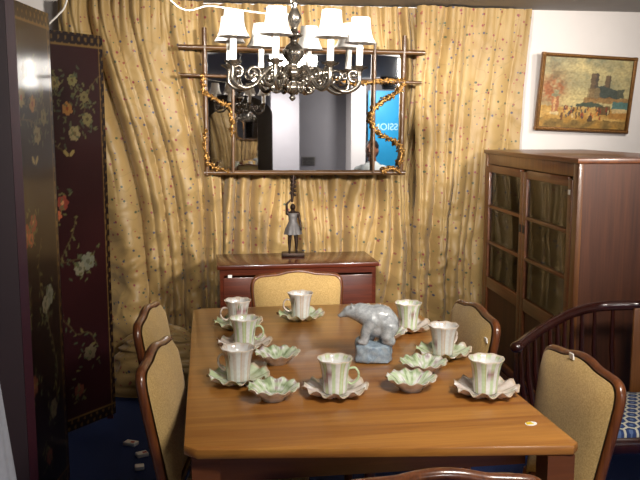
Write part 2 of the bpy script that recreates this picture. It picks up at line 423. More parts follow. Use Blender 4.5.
# heap of the same fabric on the floor behind the left chairs
def heap(u, v):
    th = 2 * PI * u; r = v
    x = -.28 + .33 * r * math.cos(th); y = 4.66 + .13 * r * math.sin(th)
    z = .40 * (1 - r ** 2.6) + .05 * (1 - r) * noise.noise(Vector((x * 9, y * 9, 2)))
    ri = (.03 * (1 - 2 * abs(noise.noise(Vector((th * 1.3, z * 22, 5))))) + .012 * noise.noise(Vector((th * 4, z * 40, 9)))) * (1 if r < .97 else 0)
    return (x + ri * math.cos(th), y + ri * math.sin(th), max(.004, z))
o = obj('fabric_heap', grid(BM(), heap, 72, 60, lambda u, v: (u * 1.6, v * .6)), M['curtain'], ang=0)
tag(o, 'heap of gathered flecked gold fabric on the carpet behind the left dining chairs', 'fabric')

# ------------------------------------------------------------------ dining table
TZ = .75
x0 = at(188, 380, TZ).x; x1 = at(577, 441, TZ).x
yb = at(193, 308.5, TZ).y; yfl, yfr = at(195, 452, TZ).y + .012, at(560, 445, TZ).y - .008
T = thing('dining_table', 'large honey brown wooden dining table set with flowered cups and dishes', 'table', ((x0 + x1) / 2, (yb + yfl) / 2, 0))
ox, oy = T.location.x, T.location.y
c = .035
L0, L1, F0, F1, B0 = x0 - ox, x1 - ox, yfl - oy, yfr - oy, yb - oy
poly = [(L0 + c, F0), (L1 - c * .6, F1), (L1, F1 + c * .6), (L1 - .032, B0 - c), (L1 - .032 - c, B0), (L0 + c, B0), (L0, B0 - c), (L0, F0 + c)]
obj('table_top', prism(BM(), poly, TZ - .027, TZ, .006), M['table'], T)
i = .025
def leg(x, y):
    bm = BM(); s0, s1 = .036, .024
    pts = [(x, y, TZ - .027), (x, y, .6), (x, y, .0)]
    for (za, sa), (zb, sb) in (((TZ - .028, s0), (.6, s0)), ((.6, s0), (0, s1))):
        a = [bm.verts.new((x + dx * sa, y + dy * sa, za)) for dx, dy in ((-1, -1), (1, -1), (1, 1), (-1, 1))]
        b = [bm.verts.new((x + dx * sb, y + dy * sb, zb)) for dx, dy in ((-1, -1), (1, -1), (1, 1), (-1, 1))]
        for q in range(4): bm.faces.new((a[q], a[(q + 1) % 4], b[(q + 1) % 4], b[q]))
        bm.faces.new(a); bm.faces.new(b[::-1])
    return bm
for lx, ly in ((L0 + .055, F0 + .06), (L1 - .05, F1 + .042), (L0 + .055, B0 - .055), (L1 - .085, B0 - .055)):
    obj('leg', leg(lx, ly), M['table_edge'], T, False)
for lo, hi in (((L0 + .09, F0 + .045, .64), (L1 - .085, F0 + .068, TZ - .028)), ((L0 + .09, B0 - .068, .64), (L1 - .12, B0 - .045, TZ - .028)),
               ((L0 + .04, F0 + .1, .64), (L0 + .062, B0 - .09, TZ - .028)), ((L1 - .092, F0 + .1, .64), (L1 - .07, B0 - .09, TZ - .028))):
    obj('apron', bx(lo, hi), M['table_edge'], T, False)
p = at(531, 424, TZ)
bm = prism(BM(), [(.018 * math.cos(a), .013 * math.sin(a)) for a in [2 * PI * q / 16 for q in range(16)]], 0, .0015)
s = obj('sticker', bm, M['sticker'], None); s.location = p + Vector((0, 0, .0004)); s.rotation_euler = (0, 0, .3)
tag(s, 'small white and yellow round sticker on the near right corner of the table', 'sticker')
obj('yellow_print', prism(BM(), [(-.016, -.003), (.004, -.008), (.006, .01), (-.01, .011)], .0015, .002), M['yellow'], s)

# ------------------------------------------------------------------ dining chairs
REC = R(9); CH = .89
def bp(x, s, d=0):          # point on the reclined back: s up the back, d towards the sitter
    return Vector((x, -.205 - s * math.sin(REC) + d * math.cos(REC), .45 + s * math.cos(REC) + d * math.sin(REC)))
half = [(.165, 0), (.178, .10), (.192, .22), (.202, .32), (.205, .372), (.199, .402), (.178, .419), (.14, .424), (.09, .428), (.045, .438)]
outl = half + [(0, .442)] + [(-x, s) for x, s in half[::-1]]
outl = [(v.x, v.y) for v in smoothpts([(x, s, 0) for x, s in outl], 6)]
def make_chair(loc, rz, label):
    t = thing('dining_chair', label, 'chair', loc, rz, 'tan upholstered dining chairs round the table')
    bm = BM()
    tube(bm, [bp(x, s, -.012) for x, s in outl], [(.0145, .013)] * len(outl), 10, flat=(0, 1, .2))
    tube(bm, [bp(-.165, .03), bp(0, .025), bp(.165, .03)], .014, 8)
    obj('back_frame', bm, M['maho'], t, ang=60)
    bm = BM(); cx, cs = 0, .235
    inn = [(cx + (x - cx) * .985, cs + (s - cs) * .975) for x, s in outl]
    low = [(x, .045) for x in (-.1, -.03, .03, .1)]
    loop = inn + low; n = len(loop)
    K = 9
    for sgn, bul in ((1, .026), (-1, .012)):
        rings = []
        for q in range(1, K + 1):
            r_ = q / K; d = sgn * (.012 + bul * (1 - r_ ** 3.2)) if q < K else sgn * .004 + .002
            rings.append([bm.verts.new(bp(cx + (x - cx) * r_, cs + (s - cs) * r_, d)) for x, s in loop])
        ctr = bm.verts.new(bp(cx, cs, sgn * (.012 + bul)))
        for a in range(n): bm.faces.new((ctr, rings[0][a], rings[0][(a + 1) % n]))
        for A, B in zip(rings, rings[1:]):
            for a in range(n): bm.faces.new((A[a], B[a], B[(a + 1) % n], A[(a + 1) % n]))
    bmesh.ops.remove_doubles(bm, verts=bm.verts, dist=.0004)
    obj('backrest', bm, M['pad'], t, ang=0)
    # seat
    so = []
    for q in range(48):
        th = 2 * PI * q / 48; cs_, sn = math.cos(th), math.sin(th)
        e = 2 / 5.5; X = math.copysign(abs(cs_) ** e, cs_); Y = math.copysign(abs(sn) ** e, sn)
        so.append((X * (.192 + .016 * Y), -.005 + Y * .188))
    bm = BM(); rings = []
    for r_, z in ((1, .43), (1.015, .445), (1.0, .462), (.93, .474), (.6, .482), (.2, .485)):
        rings.append([bm.verts.new((x * r_, -.005 + (y + .005) * r_, z)) for x, y in so])
    bm.faces.new(rings[0][::-1]); bm.faces.new(rings[-1])
    for A, B in zip(rings, rings[1:]):
        for a in range(48): bm.faces.new((A[a], A[(a + 1) % 48], B[(a + 1) % 48], B[a]))
    obj('seat', bm, M['pad'], t, ang=0)
    bm = BM(); box(bm, (0, .17, .40), (.335, .022, .055), .004); box(bm, (0, -.18, .40), (.30, .022, .055), .004)
    for sx in (-1, 1): box(bm, (sx * .175, -.005, .40), (.022, .33, .055), .004)
    obj('seat_frame', bm, M['maho'], t)
    for sx in (-1, 1):
        bm = BM(); tube(bm, [(sx * .172, .165, .43), (sx * .172, .168, .25), (sx * .170, .172, 0)], [(.021, .021), (.018, .018), (.013, .013)], 10)
        obj('leg', bm, M['maho'], t)
        bm = BM(); tube(bm, smoothpts([bp(sx * .165, .03), bp(sx * .166, -.06), (sx * .168, -.2, .25), (sx * .17, -.265, 0)], 4), .017, 10)
        obj('leg', bm, M['maho'], t)
    return t
def sticker_on(t, x, s_):
    bm = BM(); c_ = bp(x, s_, .017)
    box(bm, c_, (.022, .004, .018), 0, Matrix.Rotation(-REC, 3, 'X')); obj('price_sticker', bm, M['sticker'], t, False, 'small white price sticker on the back frame')
def place(px_mid, y_px, zc, rz, label):   # put the crest centre of the back at a seen point
    q = at(px_mid, y_px, zc); off = Matrix.Rotation(rz, 3, 'Z') @ bp(0, .442)
    return (q.x - off.x, q.y - off.y, 0)
zc = bp(0, .442).z + .016
CH_far = make_chair(place(297, 268, zc, PI, ''), PI, 'tan upholstered dining chair at the far end of the table, before the sideboard')
def ch(px, py, rz, label):
    return dup(CH_far, place(px, py, zc, rz, ''), rz, label)
near = ch(441, 463, R(-4), 'dining chair at the near end of the table, only its wavy wooden top rail showing')
rn = ch(581, 351.5, R(90 + 4), 'tan dining chair at the right side of the table, nearest the blue-seated armchair')
rf = ch(475, 302, R(90 + 2), 'tan dining chair at the right side of the table, beside the glazed bookcase')
ln = ch(157, 342, R(-90 - 9), 'tan dining chair at the left side of the table, the nearer one')
lf = ch(149, 304, R(-90 - 7), 'tan dining chair at the left side of the table, the farther one')
sticker_on(rn, .02, .437); sticker_on(rf, -.19, .36)

# ------------------------------------------------------------------ cups, saucers, dishes
GREEN, PINK, WHITE, GOLD = np.array(S('bbd398')), np.array(S('d6c0b0')), np.array(S('eeece8')), np.array(S('b98d45'))
ROSE, LEAFC = np.array(S('8e5560')), np.array(S('7d9160'))
def saucer_mesh(base, seed):
    rnd = random.Random(seed); N = 11; ph = rnd.random() * 6
    rm = lambda th, i: 1 + (.045 * math.cos(N * th + ph) + .02 * math.cos(2 * N * th + 1)) * max(0, i - 3) / 6
    zm = lambda th, i: .009 * math.sin(N * th + ph) * max(0, i - 3) / 6
    prof = [(.001, .006), (.03, .006), (.036, .008), (.05, .010), (.064, .014), (.078, .020), (.088, .025), (.0955, .027), (.098, .0285), (.0975, .027), (.088, .022), (.066, .009), (.045, .0), (.04, .001), (.001, .002)]
    rm2 = lambda th, i: rm(th, i if i < 10 else 18 - i); zm2 = lambda th, i: zm(th, i if i < 10 else max(0, 18 - i - 1) if i < 12 else 0)
    bm = lathe(BM(), prof, 110, rmod=rm2, zmod=zm2); me_o = obj('saucer', bm, M['china'], ang=0)
    def col(co, vi):
        r = math.hypot(co.x, co.y); th = math.atan2(co.y, co.x)
        if r > .0945: return GOLD * .6 + WHITE * .4
        f = noise.noise(Vector((co.x * 60, co.y * 60, seed))) ; w = .5 + .5 * math.cos(N * th + ph)
        c_ = WHITE * (1 - min(1, r / .07)) + base * min(1, r / .07)
        c_ = c_ * (.6 + .0 * w) + WHITE * .4 * (.4 + .6 * w) + base * .4 * (.6 - .6 * w)
        if f > .3 and r > .05: c_ = WHITE
        if f > .48 and r > .05: c_ = ROSE * .5 + c_ * .5
        if f < -.35 and r > .05: c_ = LEAFC * .5 + c_ * .5
        return np.clip(c_, 0, .92)
    setcol(me_o.data, col); return me_o
CUPP = [(.001, .004), (.03, .004), (.0335, .0), (.036, .002), (.0365, .015), (.0385, .04), (.0415, .065), (.0455, .085), (.0505, .098), (.0545, .1045), (.0535, .105), (.048, .097), (.043, .083), (.039, .063), (.036, .04), (.033, .015), (.02, .010), (.001, .009)]
def cup_mesh(base, seed):
    rm = lambda th, i: 1 + (.006 * math.cos(10 * th)) * (1 if 3 < i < 15 else 0) + (.012 * math.cos(8 * th + 1) if i in (8, 9, 10) else 0)
    zm = lambda th, i: .0012 * math.cos(8 * th + 2) if i in (8, 9, 10) else 0
    bm = lathe(BM(), CUPP, 96, rmod=rm, zmod=zm); o_ = obj('teacup', bm, M['china'], ang=0)
    fl = [(random.Random(seed * 7 + q).random() * 6.28, .03 + .05 * random.Random(seed * 5 + q).random()) for q in range(4)]
    def col(co, vi):
        r = math.hypot(co.x, co.y); th = math.atan2(co.y, co.x); rad = np.interp(co.z, [0, .015, .04, .065, .085, .098, .105], [.034, .0355, .038, .041, .0448, .0495, .053])
        if co.z > .1015: return GOLD * .5 + WHITE * .5
        if vi // 96 > 11: return WHITE
        st = math.sin(10 * th + seed)
        c_ = base * .75 + WHITE * .22 if st > .25 else WHITE * .9
        if base is PINK: c_ = c_ * .7 + np.array(S('b9bcb8')) * .3
        if abs(st - .25) < .14: c_ = base * .6 + GOLD * .4
        for a, z in fl:
            da = (th - a + PI) % (2 * PI) - PI; d2 = (da * .042) ** 2 + (co.z - z) ** 2
            if d2 < .0105 ** 2: c_ = ROSE * .8 + c_ * .2
            elif d2 < .017 ** 2 and noise.noise(Vector((co.x * 200, co.y * 200, co.z * 200))) > 0: c_ = LEAFC * .7
        return c_
    setcol(o_.data, col); return o_
def handle(parent, base):
    pts = smoothpts([(.039, 0, .032), (.05, 0, .026), (.068, 0, .04), (.071, 0, .06), (.06, 0, .076), (.042, 0, .073)], 6)
    h = obj('handle', tube(BM(), pts, [(.0035, .0055)] * len(pts), 8, flat=(0, 0, 1)), M['china'], parent, ang=0); setcol(h.data, lambda co, vi: base)
    return h
def dish_mesh(seed):
    N = 12; ph = seed
    prof = [(.001, .012), (.03, .013), (.042, .020), (.052, .029), (.064, .0365), (.073, .0405), (.078, .042), (.0775, .040), (.069, .034), (.056, .022), (.040, .012), (.034, .0), (.03, .0), (.028, .008), (.001, .009)]
    k = [0, 0, 0, .15, .5, 1, 1.1, 1, .5, .15, 0, 0, 0, 0, 0]
    bm = lathe(BM(), prof, 108, rmod=lambda th, i: 1 + k[i] * (.03 * math.cos(N * th + ph) + .015 * math.cos(2 * N * th)), zmod=lambda th, i: .0038 * k[i] * math.sin(N * th + ph))
    o_ = obj('scalloped_dish', bm, M['china'], ang=0)
    top = {}
    def col(co, vi):
        r = math.hypot(co.x, co.y); th = math.atan2(co.y, co.x)
        zin = np.interp(r, [.03, .042, .052, .064, .073], [.013, .020, .029, .0365, .0405])
        if r > .0755: return GOLD * .5 + WHITE * .5
        if vi // 108 > 7: return WHITE * .92
        w = .5 + .5 * math.cos(N * th + ph); c_ = GREEN * (.8 - .3 * w) + WHITE * (.2 + .3 * w)
        f = noise.noise(Vector((co.x * 70, co.y * 70, seed * 3.)))
        if f > .2: c_ = WHITE
        if f > .5: c_ = ROSE * .6 + c_ * .4
        if f < -.3: c_ = LEAFC * .7 + c_ * .3
        return c_
    setcol(o_.data, col); return o_
ZS = TZ + .026
CUPS = [  # saucer centre px, colour, cup colour, handle angle (deg), words
    (238, 321, GREEN, PINK, 200, 'at the far left of the table, hindmost in the left row', 'back left corner of the table'),
    (244.5, 341, PINK, GREEN, -10, 'second from back in the left row, green striped', 'in the left row between two others'),
    (238.5, 374, GREEN, PINK, 160, 'foremost in the left row, on a green saucer', 'foremost in the left row'),
    (300.5, 313, GREEN, PINK, 185, 'at the far table end, before the tan chair', 'at the far end of the table before the tan chair'),
    (335, 386, PINK, GREEN, -5, 'nearest the front, green striped, before the bear', 'under the green striped cup in front of the bear'),
    (408, 324, PINK, GREEN, 60, 'at the far right of the table, behind the bear', 'at the far right of the table behind the bear'),
    (443, 349, GREEN, PINK, 40, 'in the middle of the right row, on a green saucer', 'in the middle of the right row'),
    (485.5, 386, PINK, GREEN, 70, 'nearest the right edge of the table, by the tan chair', 'nearest the right edge of the table'),
]
for q, (px, py, sc_, cc, ha, w1, w2) in enumerate(CUPS):
    P = at(px, py, ZS)
    s = saucer_mesh(sc_, q); s.location = (P.x, P.y, TZ + .0004); s.rotation_euler = (0, 0, q * .7)
    tag(s, ('pale green' if sc_ is GREEN else 'pale pink') + ' scalloped saucer ' + w2, 'saucer', 'scalloped saucers on the table')
    k_ = cup_mesh(cc, q + 1); k_.location = (P.x, P.y, TZ + .0090)
    k_.rotation_euler = (0, 0, R(ha) - YAW); handle(k_, cc * .8 + WHITE * .2)
    tag(k_, 'flowered porcelain cup ' + w1, 'cup', 'flowered cups on the table')
DISH = [(277, 350.5, 'behind the foremost left-row cup, small green dish nearer the table middle'), (273, 384.5, 'small green dish right beside the foremost left cup, nearest the front'),
        (423, 359.5, 'small green dish on the right, just behind another like it'), (411, 375.5, 'small green dish right of the bear, nearest the front'),
        (371, 307.5, 'small green dish at the back edge of the table, rim showing above the bear'), (386, 329, 'small green dish directly behind the bear, mostly hidden')]
for q, (px, py, w) in enumerate(DISH):
    P = at(px, py, TZ + .045); d_ = dish_mesh(q + .5); d_.location = (P.x, P.y, TZ + .0004); d_.rotation_euler = (0, 0, q * 1.1)
    tag(d_, w if w.startswith('small') else 'small green scalloped dish ' + w.split(',')[0], 'dish', 'green scalloped dishes on the table')

# ------------------------------------------------------------------ bear ornament
P = at(373, 361, TZ)
bear = thing('bear_ornament', 'grey glazed polar bear ornament standing on a pale blue ice block', 'ornament', (P.x, P.y, TZ + .0035), -YAW)
bm = BM()
def cap2(a, b, r0, r1): capsule(bm, a, b, r0, r1)
cap2((-.112, 0, .158), (-.084, 0, .172), .0085, .020); cap2((-.084, 0, .172), (-.045, 0, .168), .021, .033)
ellipsoid(bm, (-.083, 0, .174), (.022, .019, .018)); cap2((-.045, 0, .168), (-.01, 0, .155), .034, .042)
ellipsoid(bm, (.018, 0, .153), (.056, .043, .044)); cap2((.0, 0, .152), (.045, 0, .135), .043, .042); ellipsoid(bm, (.048, 0, .123), (.036, .044, .050)); ellipsoid(bm, (.018, 0, .115), (.042, .036, .034))
for sy in (-1, 1):
    ellipsoid(bm, (-.074, sy * .018, .190), (.006, .004, .007))
    dx = .012 * sy
    cap2((-.008, sy * .024, .145), (-.016 + dx, sy * .026, .105), .025, .018); cap2((-.016 + dx, sy * .026, .105), (-.020 + dx, sy * .026, .074), .018, .016); ellipsoid(bm, (-.028 + dx, sy * .026, .072), (.019, .015, .010))
    cap2((.052, sy * .022, .120), (.040 - dx * .4, sy * .030, .095), .034, .024); cap2((.040 - dx * .4, sy * .030, .095), (.052 - dx * .4, sy * .029, .075), .022, .018); ellipsoid(bm, (.042 - dx * .4, sy * .029, .073), (.022, .015, .010))
ellipsoid(bm, (.081, 0, .128), (.008, .006, .010))
ellipsoid(bm, (-.119, 0, .158), (.005, .006, .005))
me = remesh(bm, .0035, 4, .5); obj('bear', me, M['bear'], bear, ang=0)
bm = BM()
prism(bm, [(-.062, -.03), (-.02, -.045), (.05, -.04), (.066, -.01), (.06, .038), (.0, .045), (-.06, .034)], 0, .058)
ellipsoid(bm, (-.03, 0, .058), (.038, .036, .014)); ellipsoid(bm, (.035, 0, .058), (.035, .036, .014)); ellipsoid(bm, (-.048, -.005, .062), (.014, .02, .026))
me = remesh(bm, .005, 2, .5)
for v in me.vertices:
    if v.co.z > .004: v.co += Vector((noise.noise(v.co * 45), noise.noise(v.co * 45 + Vector((7, 0, 0))), 0)) * .005
obj('ice_block', me, M['ice'], bear, ang=0)

# ------------------------------------------------------------------ sideboard
SZ = .80
a = at(217, 266, SZ); b = at(378.5, 266, SZ); bk = at(300, 252.5, SZ).y
sb = thing('sideboard', 'dark red mahogany sideboard against the gold curtain', 'sideboard', ((a.x + b.x) / 2 + .015, (a.y + bk) / 2, 0))
W, D = b.x - a.x + .03, bk - a.y
obj('top', box(BM(), (0, 0, SZ - .012), (W, D, .024), .004), M['maho_x'], sb)
bm = BM(); iw, idp = W - .03, D - .03
box(bm, (0, idp / 2 - .01, .42), (iw, .02, .70)); box(bm, (-iw / 2 + .011, 0, .42), (.022, idp, .70)); box(bm, (iw / 2 - .011, 0, .42), (.022, idp, .70))
box(bm, (0, 0, .08), (iw, idp, .022)); box(bm, (0, -idp / 2 + .012, .758), (iw, .022, .034)); box(bm, (0, -idp / 2 + .012, .42), (.03, .022, .66))
obj('carcass', bm, M['maho_x'], sb, False)
for sx in (-1, 1):
    dw = (iw - .07) / 2
    d_ = obj('door', box(BM(), (sx * (dw / 2 + .017), -idp / 2 + .006, .415), (dw, .02, .63), .003), M['maho_x'], sb)
    bm = BM(); lathe(bm, [(.0, 0), (.006, 0), (.006, .012), (.013, .018), (.010, .026), (.0, .028)], 14)
    bmesh.ops.rotate(bm, verts=bm.verts, matrix=Matrix.Rotation(PI / 2, 3, 'X')); bmesh.ops.translate(bm, verts=bm.verts, vec=(sx * .045, -idp / 2 - .004, .43))
    obj('knob', bm, M['metal'], d_)
    for sy in (-1, 1): obj('leg', box(BM(), (sx * (iw / 2 - .03), sy * (idp / 2 - .03), .036), (.045, .045, .071), .004), M['maho_x'], sb)
q_ = aty(230, 276.5, a.y + .01); obj('price_sticker', box(BM(), (q_.x - sb.location.x, -idp / 2 - .0045, q_.z), (.022, .002, .016)), M['sticker'], sb, False, 'small white price sticker')

# figurine on the sideboard
P = at(293, 256, SZ)
fg = thing('girl_figurine', 'dark bronze figurine of a skirted girl holding a tall ornament overhead, on the sideboard', 'figurine', (P.x, P.y, SZ + .0006), -.1)
obj('base', box(BM(), (0, 0, .011), (.135, .085, .022), .004), M['bronze'], fg)
bm = BM()
for sx in (-1, 1):
    capsule(bm, (sx * .016, 0, .15), (sx * .02, -.004 * sx, .085), .015, .011); capsule(bm, (sx * .02, -.004 * sx, .085), (sx * .02, 0, .032), .011, .007); ellipsoid(bm, (sx * .021, -.012, .027), (.009, .02, .007))
capsule(bm, (0, 0, .15), (0, 0, .19), .026, .021); capsule(bm, (0, 0, .20), (0, 0, .245), .021, .025); capsule(bm, (-.028, 0, .25), (.028, 0, .25), .012, .012)
capsule(bm, (0, 0, .25), (0, 0, .272), .009, .009); ellipsoid(bm, (0, -.002, .288), (.0165, .019, .021)); ellipsoid(bm, (0, -.021, .286), (.003, .004, .004)); ellipsoid(bm, (0, .018, .292), (.012, .012, .013))
capsule(bm, (.034, 0, .25), (.042, -.005, .20), .009, .007); capsule(bm, (.042, -.005, .20), (.05, -.012, .155), .007, .006)
capsule(bm, (-.034, 0, .25), (-.036, -.004, .305), .009, .0075); capsule(bm, (-.036, -.004, .305), (-.008, -.004, .335), .0075, .006)
obj('girl', remesh(bm, .004, 3), M['bronze'], fg, ang=0)
bm = lathe(BM(), [(.052, .13), (.046, .155), (.034, .185), (.024, .205), (.026, .23), (.029, .25), (.02, .256)], 40, rmod=lambda th, i: 1 + (.07 * math.cos(9 * th) if i < 2 else 0))
obj('dress', bm, M['skirt'], fg, ang=0, label='grey patinated dress')
bm = BM(); pts = [(-.004, -.004, .318), (-.002, -.004, .36), (.0, -.004, .40), (.002, -.004, .44), (.004, -.004, .475)]
tube(bm, pts, [.007, .010, .008, .013, .006], 12)
for k in range(14):
    z = .36 + .008 * k; aa = k * 2.1; ellipsoid(bm, (.013 * math.cos(aa), -.004 + .013 * math.sin(aa), z), (.008, .008, .009))
obj('raised_ornament', bm, M['bronze'], fg)

# ------------------------------------------------------------------ hanging mirror
mt = thing('wall_mirror', 'wide mirror in a crossed brown bamboo frame with gilded leaf vines', 'mirror', (aty(301, 110, MIR).x, MIR, 0))
mx_ = mt.location.x
def mp(px, py, dy=0): v = aty(px, py, MIR); return Vector((v.x - mx_, dy, v.z))
A_, B_ = mp(205, 173), mp(400, 55)
obj('mirror_glass', box(BM(), ((A_.x + B_.x) / 2, .002, (A_.z + B_.z) / 2), (B_.x - A_.x, .006, B_.z - A_.z)), M['mirror'], mt, False)
obj('backing', box(BM(), ((A_.x + B_.x) / 2, .012, (A_.z + B_.z) / 2), (B_.x - A_.x, .012, B_.z - A_.z)), M['bamboo_x'], mt, False)
def cane(pa, pb, r=.013, mat='bamboo'):
    pts, rs = [], []
    n = 40
    for k in range(n + 1):
        t_ = k / n; pts.append(pa.lerp(pb, t_)); rs.append(r * (1.0 + .22 * math.exp(-((t_ * 6 % 1) - .5) ** 2 / .003)))
    return obj('bamboo_bar', tube(BM(), pts, rs, 10), M[mat], mt)
for (pa, pb, mat) in (((178, 47), (424, 53), 'bamboo_x'), ((204, 172.5), (404, 172.5), 'bamboo_x'), ((204, 28), (207, 175), 'bamboo'), ((404, 36), (400, 175), 'bamboo')):
    cane(mp(*pa, -.016), mp(*pb, -.016), .0145, mat)
for (pa, pb, mat) in (((180, 75), (236, 77), 'bamboo_x'), ((330, 80), (420, 83), 'bamboo_x'), ((233, 47), (233, 172), 'bamboo'), ((374, 43), (372, 172), 'bamboo')):
    cane(mp(*pa, -.032), mp(*pb, -.032), .009, mat)
def vine(path, seed, dens=.0062, r=.022):
    rnd = random.Random(seed); pts = smoothpts([mp(x, y, -.036) for x, y in path], 8); bm = BM(); tube(bm, pts, .006, 6)
    acc = 0
    for p_, q in zip(pts, pts[1:]):
        L = (q - p_).length; acc += L
        while acc > dens:
            acc -= dens; c_ = p_.lerp(q, rnd.random()) + Vector((rnd.uniform(-.012, .012), rnd.uniform(-.012, .004), rnd.uniform(-.012, .012)))
            rot = Matrix.Rotation(rnd.random() * 6.28, 3, 'Y') @ Matrix.Rotation(rnd.uniform(-.7, .7), 3, 'X')
            T_ = Matrix.Translation(c_) @ rot.to_4x4() @ Matrix.Diagonal((r * .32, r * .22, r * rnd.uniform(.5, .8), 1))
            bmesh.ops.create_icosphere(bm, subdivisions=1, radius=1, matrix=T_)
    obj('gilt_vine', bm, M['gilt'], mt, ang=0)
vine([(404, 80), (398, 92), (382, 101), (372, 112), (371, 124), (379, 134), (393, 141), (401, 150), (397, 165)], 1)
vine([(398, 172), (392, 168), (380, 171)], 2)
vine([(330, 79), (352, 84), (376, 82), (402, 80)], 3)
vine([(203, 74), (204, 92), (213, 98), (224, 104), (231, 112), (232, 135)], 4)
vine([(205, 130), (206, 155), (212, 166), (228, 171)], 5)
vine([(262, 77), (290, 80), (318, 75), (331, 79)], 6, .009)

# ------------------------------------------------------------------ chandelier
CY = 2.72; cpt = aty(294, 60, CY)
chd = thing('chandelier', 'eight-armed pewter chandelier with white candle shades over the table', 'chandelier', (cpt.x - 1.85 * math.tan(R(1.8)), CY, -.008))
chd.rotation_euler = (0, R(1.8), 0)
prof = [(.0, 1.645), (.006, 1.648), (.012, 1.656), (.006, 1.664), (.014, 1.67), (.028, 1.68), (.034, 1.692), (.022, 1.704), (.013, 1.712), (.03, 1.72), (.042, 1.732), (.045, 1.742), (.03, 1.752), (.014, 1.762),
        (.018, 1.772), (.034, 1.79), (.038, 1.808), (.026, 1.826), (.012, 1.838), (.012, 1.85), (.026, 1.858), (.03, 1.864), (.014, 1.872), (.01, 1.885), (.02, 1.905), (.024, 1.92), (.014, 1.94), (.008, 1.955), (.014, 1.965), (.006, 1.975), (.0, 1.978)]
obj('stem', lathe(BM(), prof, 28), M['pewter'], chd, ang=0)
bm = BM()
z = 1.978
k = 0
while z < 2.25:
    pts = []
    for j in range(12):
        th = 2 * PI * j / 12; u, w = .0085 * math.cos(th), .0165 * math.sin(th)
        pts.append((u, 0, z + .012 + w) if k % 2 else (0, u, z + .012 + w))
    tube(bm, pts, .0026, 6, closed=True); z += .0255; k += 1
obj('chain', bm, M['pewter'], chd)
obj('ceiling_rose', lathe(BM(), [(.0, 2.24), (.012, 2.242), (.03, 2.25), (.048, 2.278), (.055, 2.304), (0, 2.304)], 28), M['pewter'], chd)
RAD = .224
def arm_bms():
    bm = BM()
    main = smoothpts([(.03, 0, 1.735), (.07, 0, 1.755), (.105, 0, 1.735), (.14, 0, 1.695), (.185, 0, 1.68), (.222, 0, 1.70), (RAD, 0, 1.735), (RAD, 0, 1.752)], 6)
    tube(bm, main, [(.0095 - .002 * math.sin(q / len(main) * PI)) for q in range(len(main))], 10)
    def curl(cx, cz, r0, a0, turns, sgn):
        pts = []
        for q in range(26):
            t_ = q / 25; a_ = a0 + sgn * turns * 2 * PI * t_; r_ = r0 * (1 - .82 * t_); pts.append((cx + r_ * math.cos(a_), 0, cz + r_ * math.sin(a_)))
        tube(bm, pts, [.0062 * (1 - .4 * q / 25) for q in range(26)], 8)
        ellipsoid(bm, pts[-1], (.008, .007, .008))
    curl(.085, 1.715, .030, 1.6, 1.3, -1); curl(.15, 1.725, .032, -1.9, 1.25, -1); curl(.208, 1.735, .022, -1.4, 1.1, -1); curl(.06, 1.69, .022, 2.2, 1.2, 1)
    pan = lathe(BM(), [(.0, 1.746), (.010, 1.746), (.014, 1.752), (.026, 1.757), (.029, 1.762), (.024, 1.761), (.012, 1.758), (.013, 1.766), (.0, 1.766)], 20, (RAD, 0, 0))
    slv = lathe(BM(), [(.0, 1.758), (.0108, 1.758), (.0108, 1.84), (.009, 1.843), (.0, 1.843)], 16, (RAD, 0, 0))
    shd = lathe(BM(), [(.053, 1.837), (.0512, 1.8395), (.0425, 1.854), (.036, 1.872), (.032, 1.9), (.0305, 1.919), (.0295, 1.919), (.031, 1.9), (.035, 1.872), (.0415, 1.854), (.0502, 1.8395), (.053, 1.837)], 28, (RAD, 0, 0))
    clip = BM(); tube(clip, [(RAD - .029, 0, 1.912), (RAD, 0, 1.905), (RAD + .029, 0, 1.912)], .0015, 6); tube(clip, [(RAD, -.029, 1.912), (RAD, 0, 1.905), (RAD, .029, 1.912)], .0015, 6)
    blb = lathe(BM(), [(.0, 1.842), (.008, 1.844), (.012, 1.86), (.0125, 1.872), (.008, 1.888), (.003, 1.902), (.0, 1.908)], 14, (RAD, 0, 0))
    return bm, pan, slv, shd, clip, blb
A0 = R(-90 - 18.5) - 0.03
b_ = arm_bms(); first = obj('arm', b_[0], M['pewter'], chd, ang=0)
kids = [obj('drip_pan', b_[1], M['pewter'], first), obj('candle_sleeve', b_[2], M['candle'], first), obj('lamp_shade', b_[3], M['shade'], first), obj('shade_carrier', b_[4], M['metal'], first), obj('bulb', b_[5], M['candle'], first)]
first.rotation_euler = (0, 0, A0)
for k in range(1, 8):
    c_ = first.copy(); COL.objects.link(c_); c_.parent = chd; c_.rotation_euler = (0, 0, A0 + k * PI / 4)
    for g in kids:
        d_ = g.copy(); COL.objects.link(d_); d_.parent = c_
# supply cords
pa = aty(60, -30, 3.1)
def cord(name, pts, r, label):
    o_ = obj(name, tube(BM(), smoothpts(pts, 10), r, 8), M['cream'], ang=0); return tag(o_, label, 'cord')
e0 = Vector((cpt.x, CY, 1.985))
def onz(px, py, Y): return aty(px, py, Y)
cord('white_cord', [Vector((onz(100, -20, 2.8).x, 2.8, CEIL - .004)), onz(172, 1.5, 2.78), onz(212, 6, 2.76), onz(262, 13, 2.74), onz(290, 14, 2.73), e0 + Vector((-.012, -.008, -.004))], .0026, 'white electric cord swagged across to the chandelier chain')
cord('white_cord', [Vector((onz(76, -12, 3.9).x, 3.9, CEIL - .004)), onz(66, 3, 3.85), onz(58, 15, 3.8), onz(49, 24, 3.7), onz(44, 34, 3.6), onz(40, 90, 3.6)], .0045, 'white electric cord dropping behind the lacquer screen')

